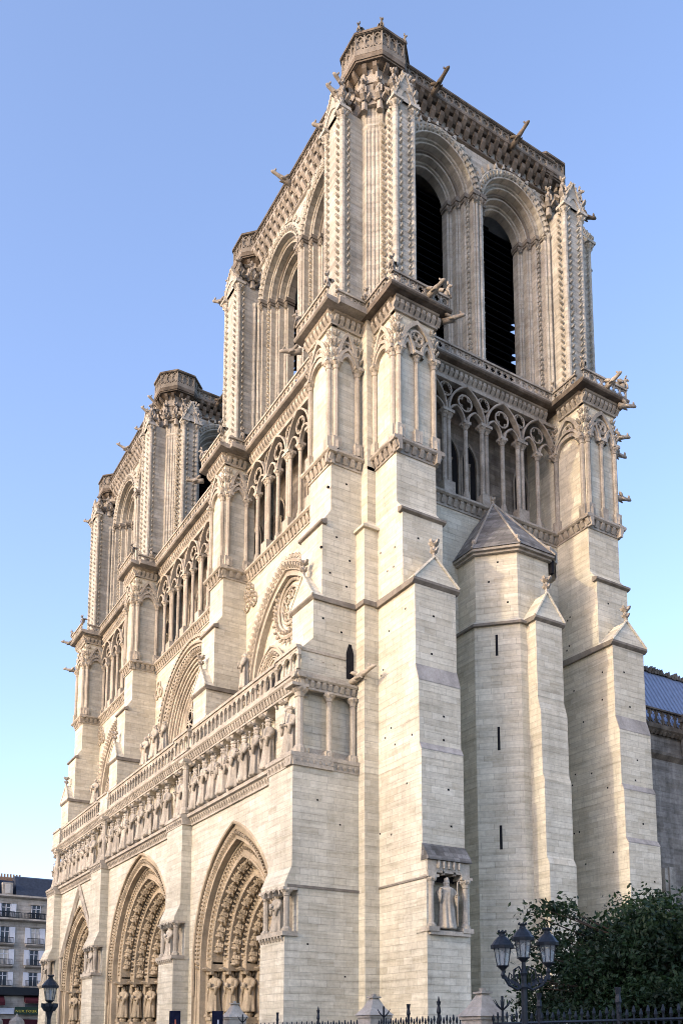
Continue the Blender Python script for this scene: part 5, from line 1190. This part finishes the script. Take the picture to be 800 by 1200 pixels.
# ---- the tree at the right
def leaf_mat():
    mat = bpy.data.materials.new('leaves'); nt, N = nodes(mat); L = nt.links.new
    out = N('ShaderNodeOutputMaterial'); df = N('ShaderNodeBsdfPrincipled'); tl = N('ShaderNodeBsdfTranslucent'); mx = N('ShaderNodeMixShader'); df.inputs['Roughness'].default_value = .55; df.inputs['Specular IOR Level'].default_value = .3
    g = N('ShaderNodeNewGeometry'); n = N('ShaderNodeTexNoise'); n.inputs['Scale'].default_value = 1.7; n.inputs['Detail'].default_value = 4; L(g.outputs['Position'], n.inputs['Vector']); r = N('ShaderNodeValToRGB'); L(n.outputs['Fac'], r.inputs[0])
    r.color_ramp.elements[0].position = .35; r.color_ramp.elements[0].color = (.008, .02, .009, 1); r.color_ramp.elements[1].position = .72; r.color_ramp.elements[1].color = (.02, .048, .015, 1)
    L(r.outputs[0], df.inputs['Base Color']); L(r.outputs[0], tl.inputs[0]); mx.inputs[0].default_value = .2; L(df.outputs[0], mx.inputs[1]); L(tl.outputs[0], mx.inputs[2]); L(mx.outputs[0], out.inputs[0]); return mat
M['leaf'] = leaf_mat(); M['bark'] = plain('bark', (.06, .045, .035), .9, 0, .3)
TC = Vector((-5.0, -25.2, 2.25))
t = empty('broadleaf_tree', (TC.x, TC.y, 0)); tag(t, 'dense dark green leafy tree standing before the buttresses of the south flank', 'tree')
RT = random.Random(3); tk = MB(); lf = MB()
tube(tk, [TC - up * 2.6, TC - up * 1.6 + rt * .05, TC - up * .6 - rt * .05, TC + up * .6, TC + up * 1.5], [.2, .16, .13, .09, .04], 8)
cl = []
for i in range(380):
    while True:
        v = Vector((RT.uniform(-1, 1), RT.uniform(-1, 1), RT.uniform(-1, 1)))
        if .25 < v.length < 1: break
    p = TC + rt * v.x * 3.7 + dp * v.y * 2.2 + up * (v.z * 2.6)
    if p.z < .3: continue
    cl.append((p, RT.uniform(.35, .62), 1))
for i in range(30):    # sprays reaching out on the upper left
    p = TC - rt * RT.uniform(2.9, 4.25) + up * RT.uniform(-.3, 2.45) + dp * RT.uniform(-.8, .8); cl.append((p, RT.uniform(.2, .36), .75))
for i in range(10): p = TC + rt * RT.uniform(-2.2, 2.6) + up * RT.uniform(2.2, 2.75) + dp * RT.uniform(-.6, .6); cl.append((p, RT.uniform(.2, .36), .7))
for p, r, dens in cl:
    b = TC + up * max(-1.2, (p.z - TC.z) * .4 - .5); mid = (p + b) / 2 + Vector((RT.uniform(-.3, .3), RT.uniform(-.3, .3), .15)); tube(tk, [b, mid, p], [.045, .028, .008], 4)
    for k in range(int(270 * dens * (r / .45) ** 2)):
        v = Vector((RT.gauss(0, .5), RT.gauss(0, .5), RT.gauss(0, .36))) * r * 1.15; q = p + v
        n_ = Vector((RT.uniform(-1, 1), RT.uniform(-1, 1), RT.uniform(-.2, 1))).normalized(); a_ = n_.orthogonal().normalized(); a_ = Matrix.Rotation(RT.uniform(0, 6.28), 3, n_) @ a_; c_ = n_.cross(a_); s = RT.uniform(.04, .085)
        lf.add([q - a_ * s, q - a_ * s * .1 + c_ * s * .48 + n_ * s * .1, q + a_ * s, q - a_ * s * .1 - c_ * s * .48 + n_ * s * .1], [(0, 1, 2, 3)])
part('trunk', tk, M['bark'], t); part('crown', lf, M['leaf'], t)

# ================================================================== light, sky, camera
w = bpy.data.worlds.new('World'); SC.world = w; w.use_nodes = True; nt = w.node_tree; nt.nodes.clear()
sky = nt.nodes.new('ShaderNodeTexSky'); sky.sky_type = 'NISHITA'; sky.sun_disc = False; bg = nt.nodes.new('ShaderNodeBackground'); ow = nt.nodes.new('ShaderNodeOutputWorld')
SUN_EL, SUN_AZ = radians(18), radians(7.5)   # azimuth: degrees south of due west
sd = Vector((-cos(SUN_EL) * cos(SUN_AZ), -cos(SUN_EL) * sin(SUN_AZ), sin(SUN_EL)))
sky.sun_elevation = SUN_EL; sky.sun_rotation = atan2(sd.x, sd.y) % (2 * pi); sky.air_density = 1.0; sky.dust_density = 1.8; sky.ozone_density = 3.0
bg.inputs['Strength'].default_value = .15; tint = nt.nodes.new('ShaderNodeMix'); tint.data_type = 'RGBA'; tint.blend_type = 'MULTIPLY'; tint.inputs[0].default_value = 1; tint.inputs[7].default_value = (1.12, .95, .94, 1); nt.links.new(sky.outputs[0], tint.inputs[6]); nt.links.new(tint.outputs[2], bg.inputs[0]); nt.links.new(bg.outputs[0], ow.inputs[0])
su = bpy.data.lights.new('sun', 'SUN'); su.energy = .53; su.angle = radians(.7); su.color = (1, .82, .54); so = bpy.data.objects.new('sun', su); COL.objects.link(so); so.rotation_euler = (-sd).to_track_quat('-Z', 'Y').to_euler(); so.location = sd * 200
cam = bpy.data.cameras.new('camera'); co = bpy.data.objects.new('camera', cam); COL.objects.link(co); SC.camera = co
yaw, pit, rol = 1.0314, .1359, .0017
fw = Vector((cos(yaw) * cos(pit), sin(yaw) * cos(pit), sin(pit))); r0 = Vector((sin(yaw), -cos(yaw), 0)); u0 = r0.cross(fw); r2 = r0 * cos(rol) + u0 * sin(rol); u2 = -r0 * sin(rol) + u0 * cos(rol)
Mx = Matrix((r2, u2, -fw)).transposed().to_4x4(); Mx.translation = Vector((-22.4361, -38.6348, 1.6)); co.matrix_world = Mx
cam.sensor_fit = 'VERTICAL'; cam.sensor_height = 36; cam.lens = 1069.5819 / 1200 * 36; cam.shift_y = (1071.5829 - 600) / 1200; cam.clip_start = .1; cam.clip_end = 3000
SC.cycles.filter_width = 1.0
SC.view_settings.view_transform = 'Standard'; SC.view_settings.look = 'None'; SC.view_settings.exposure = 1.79; SC.view_settings.gamma = 1
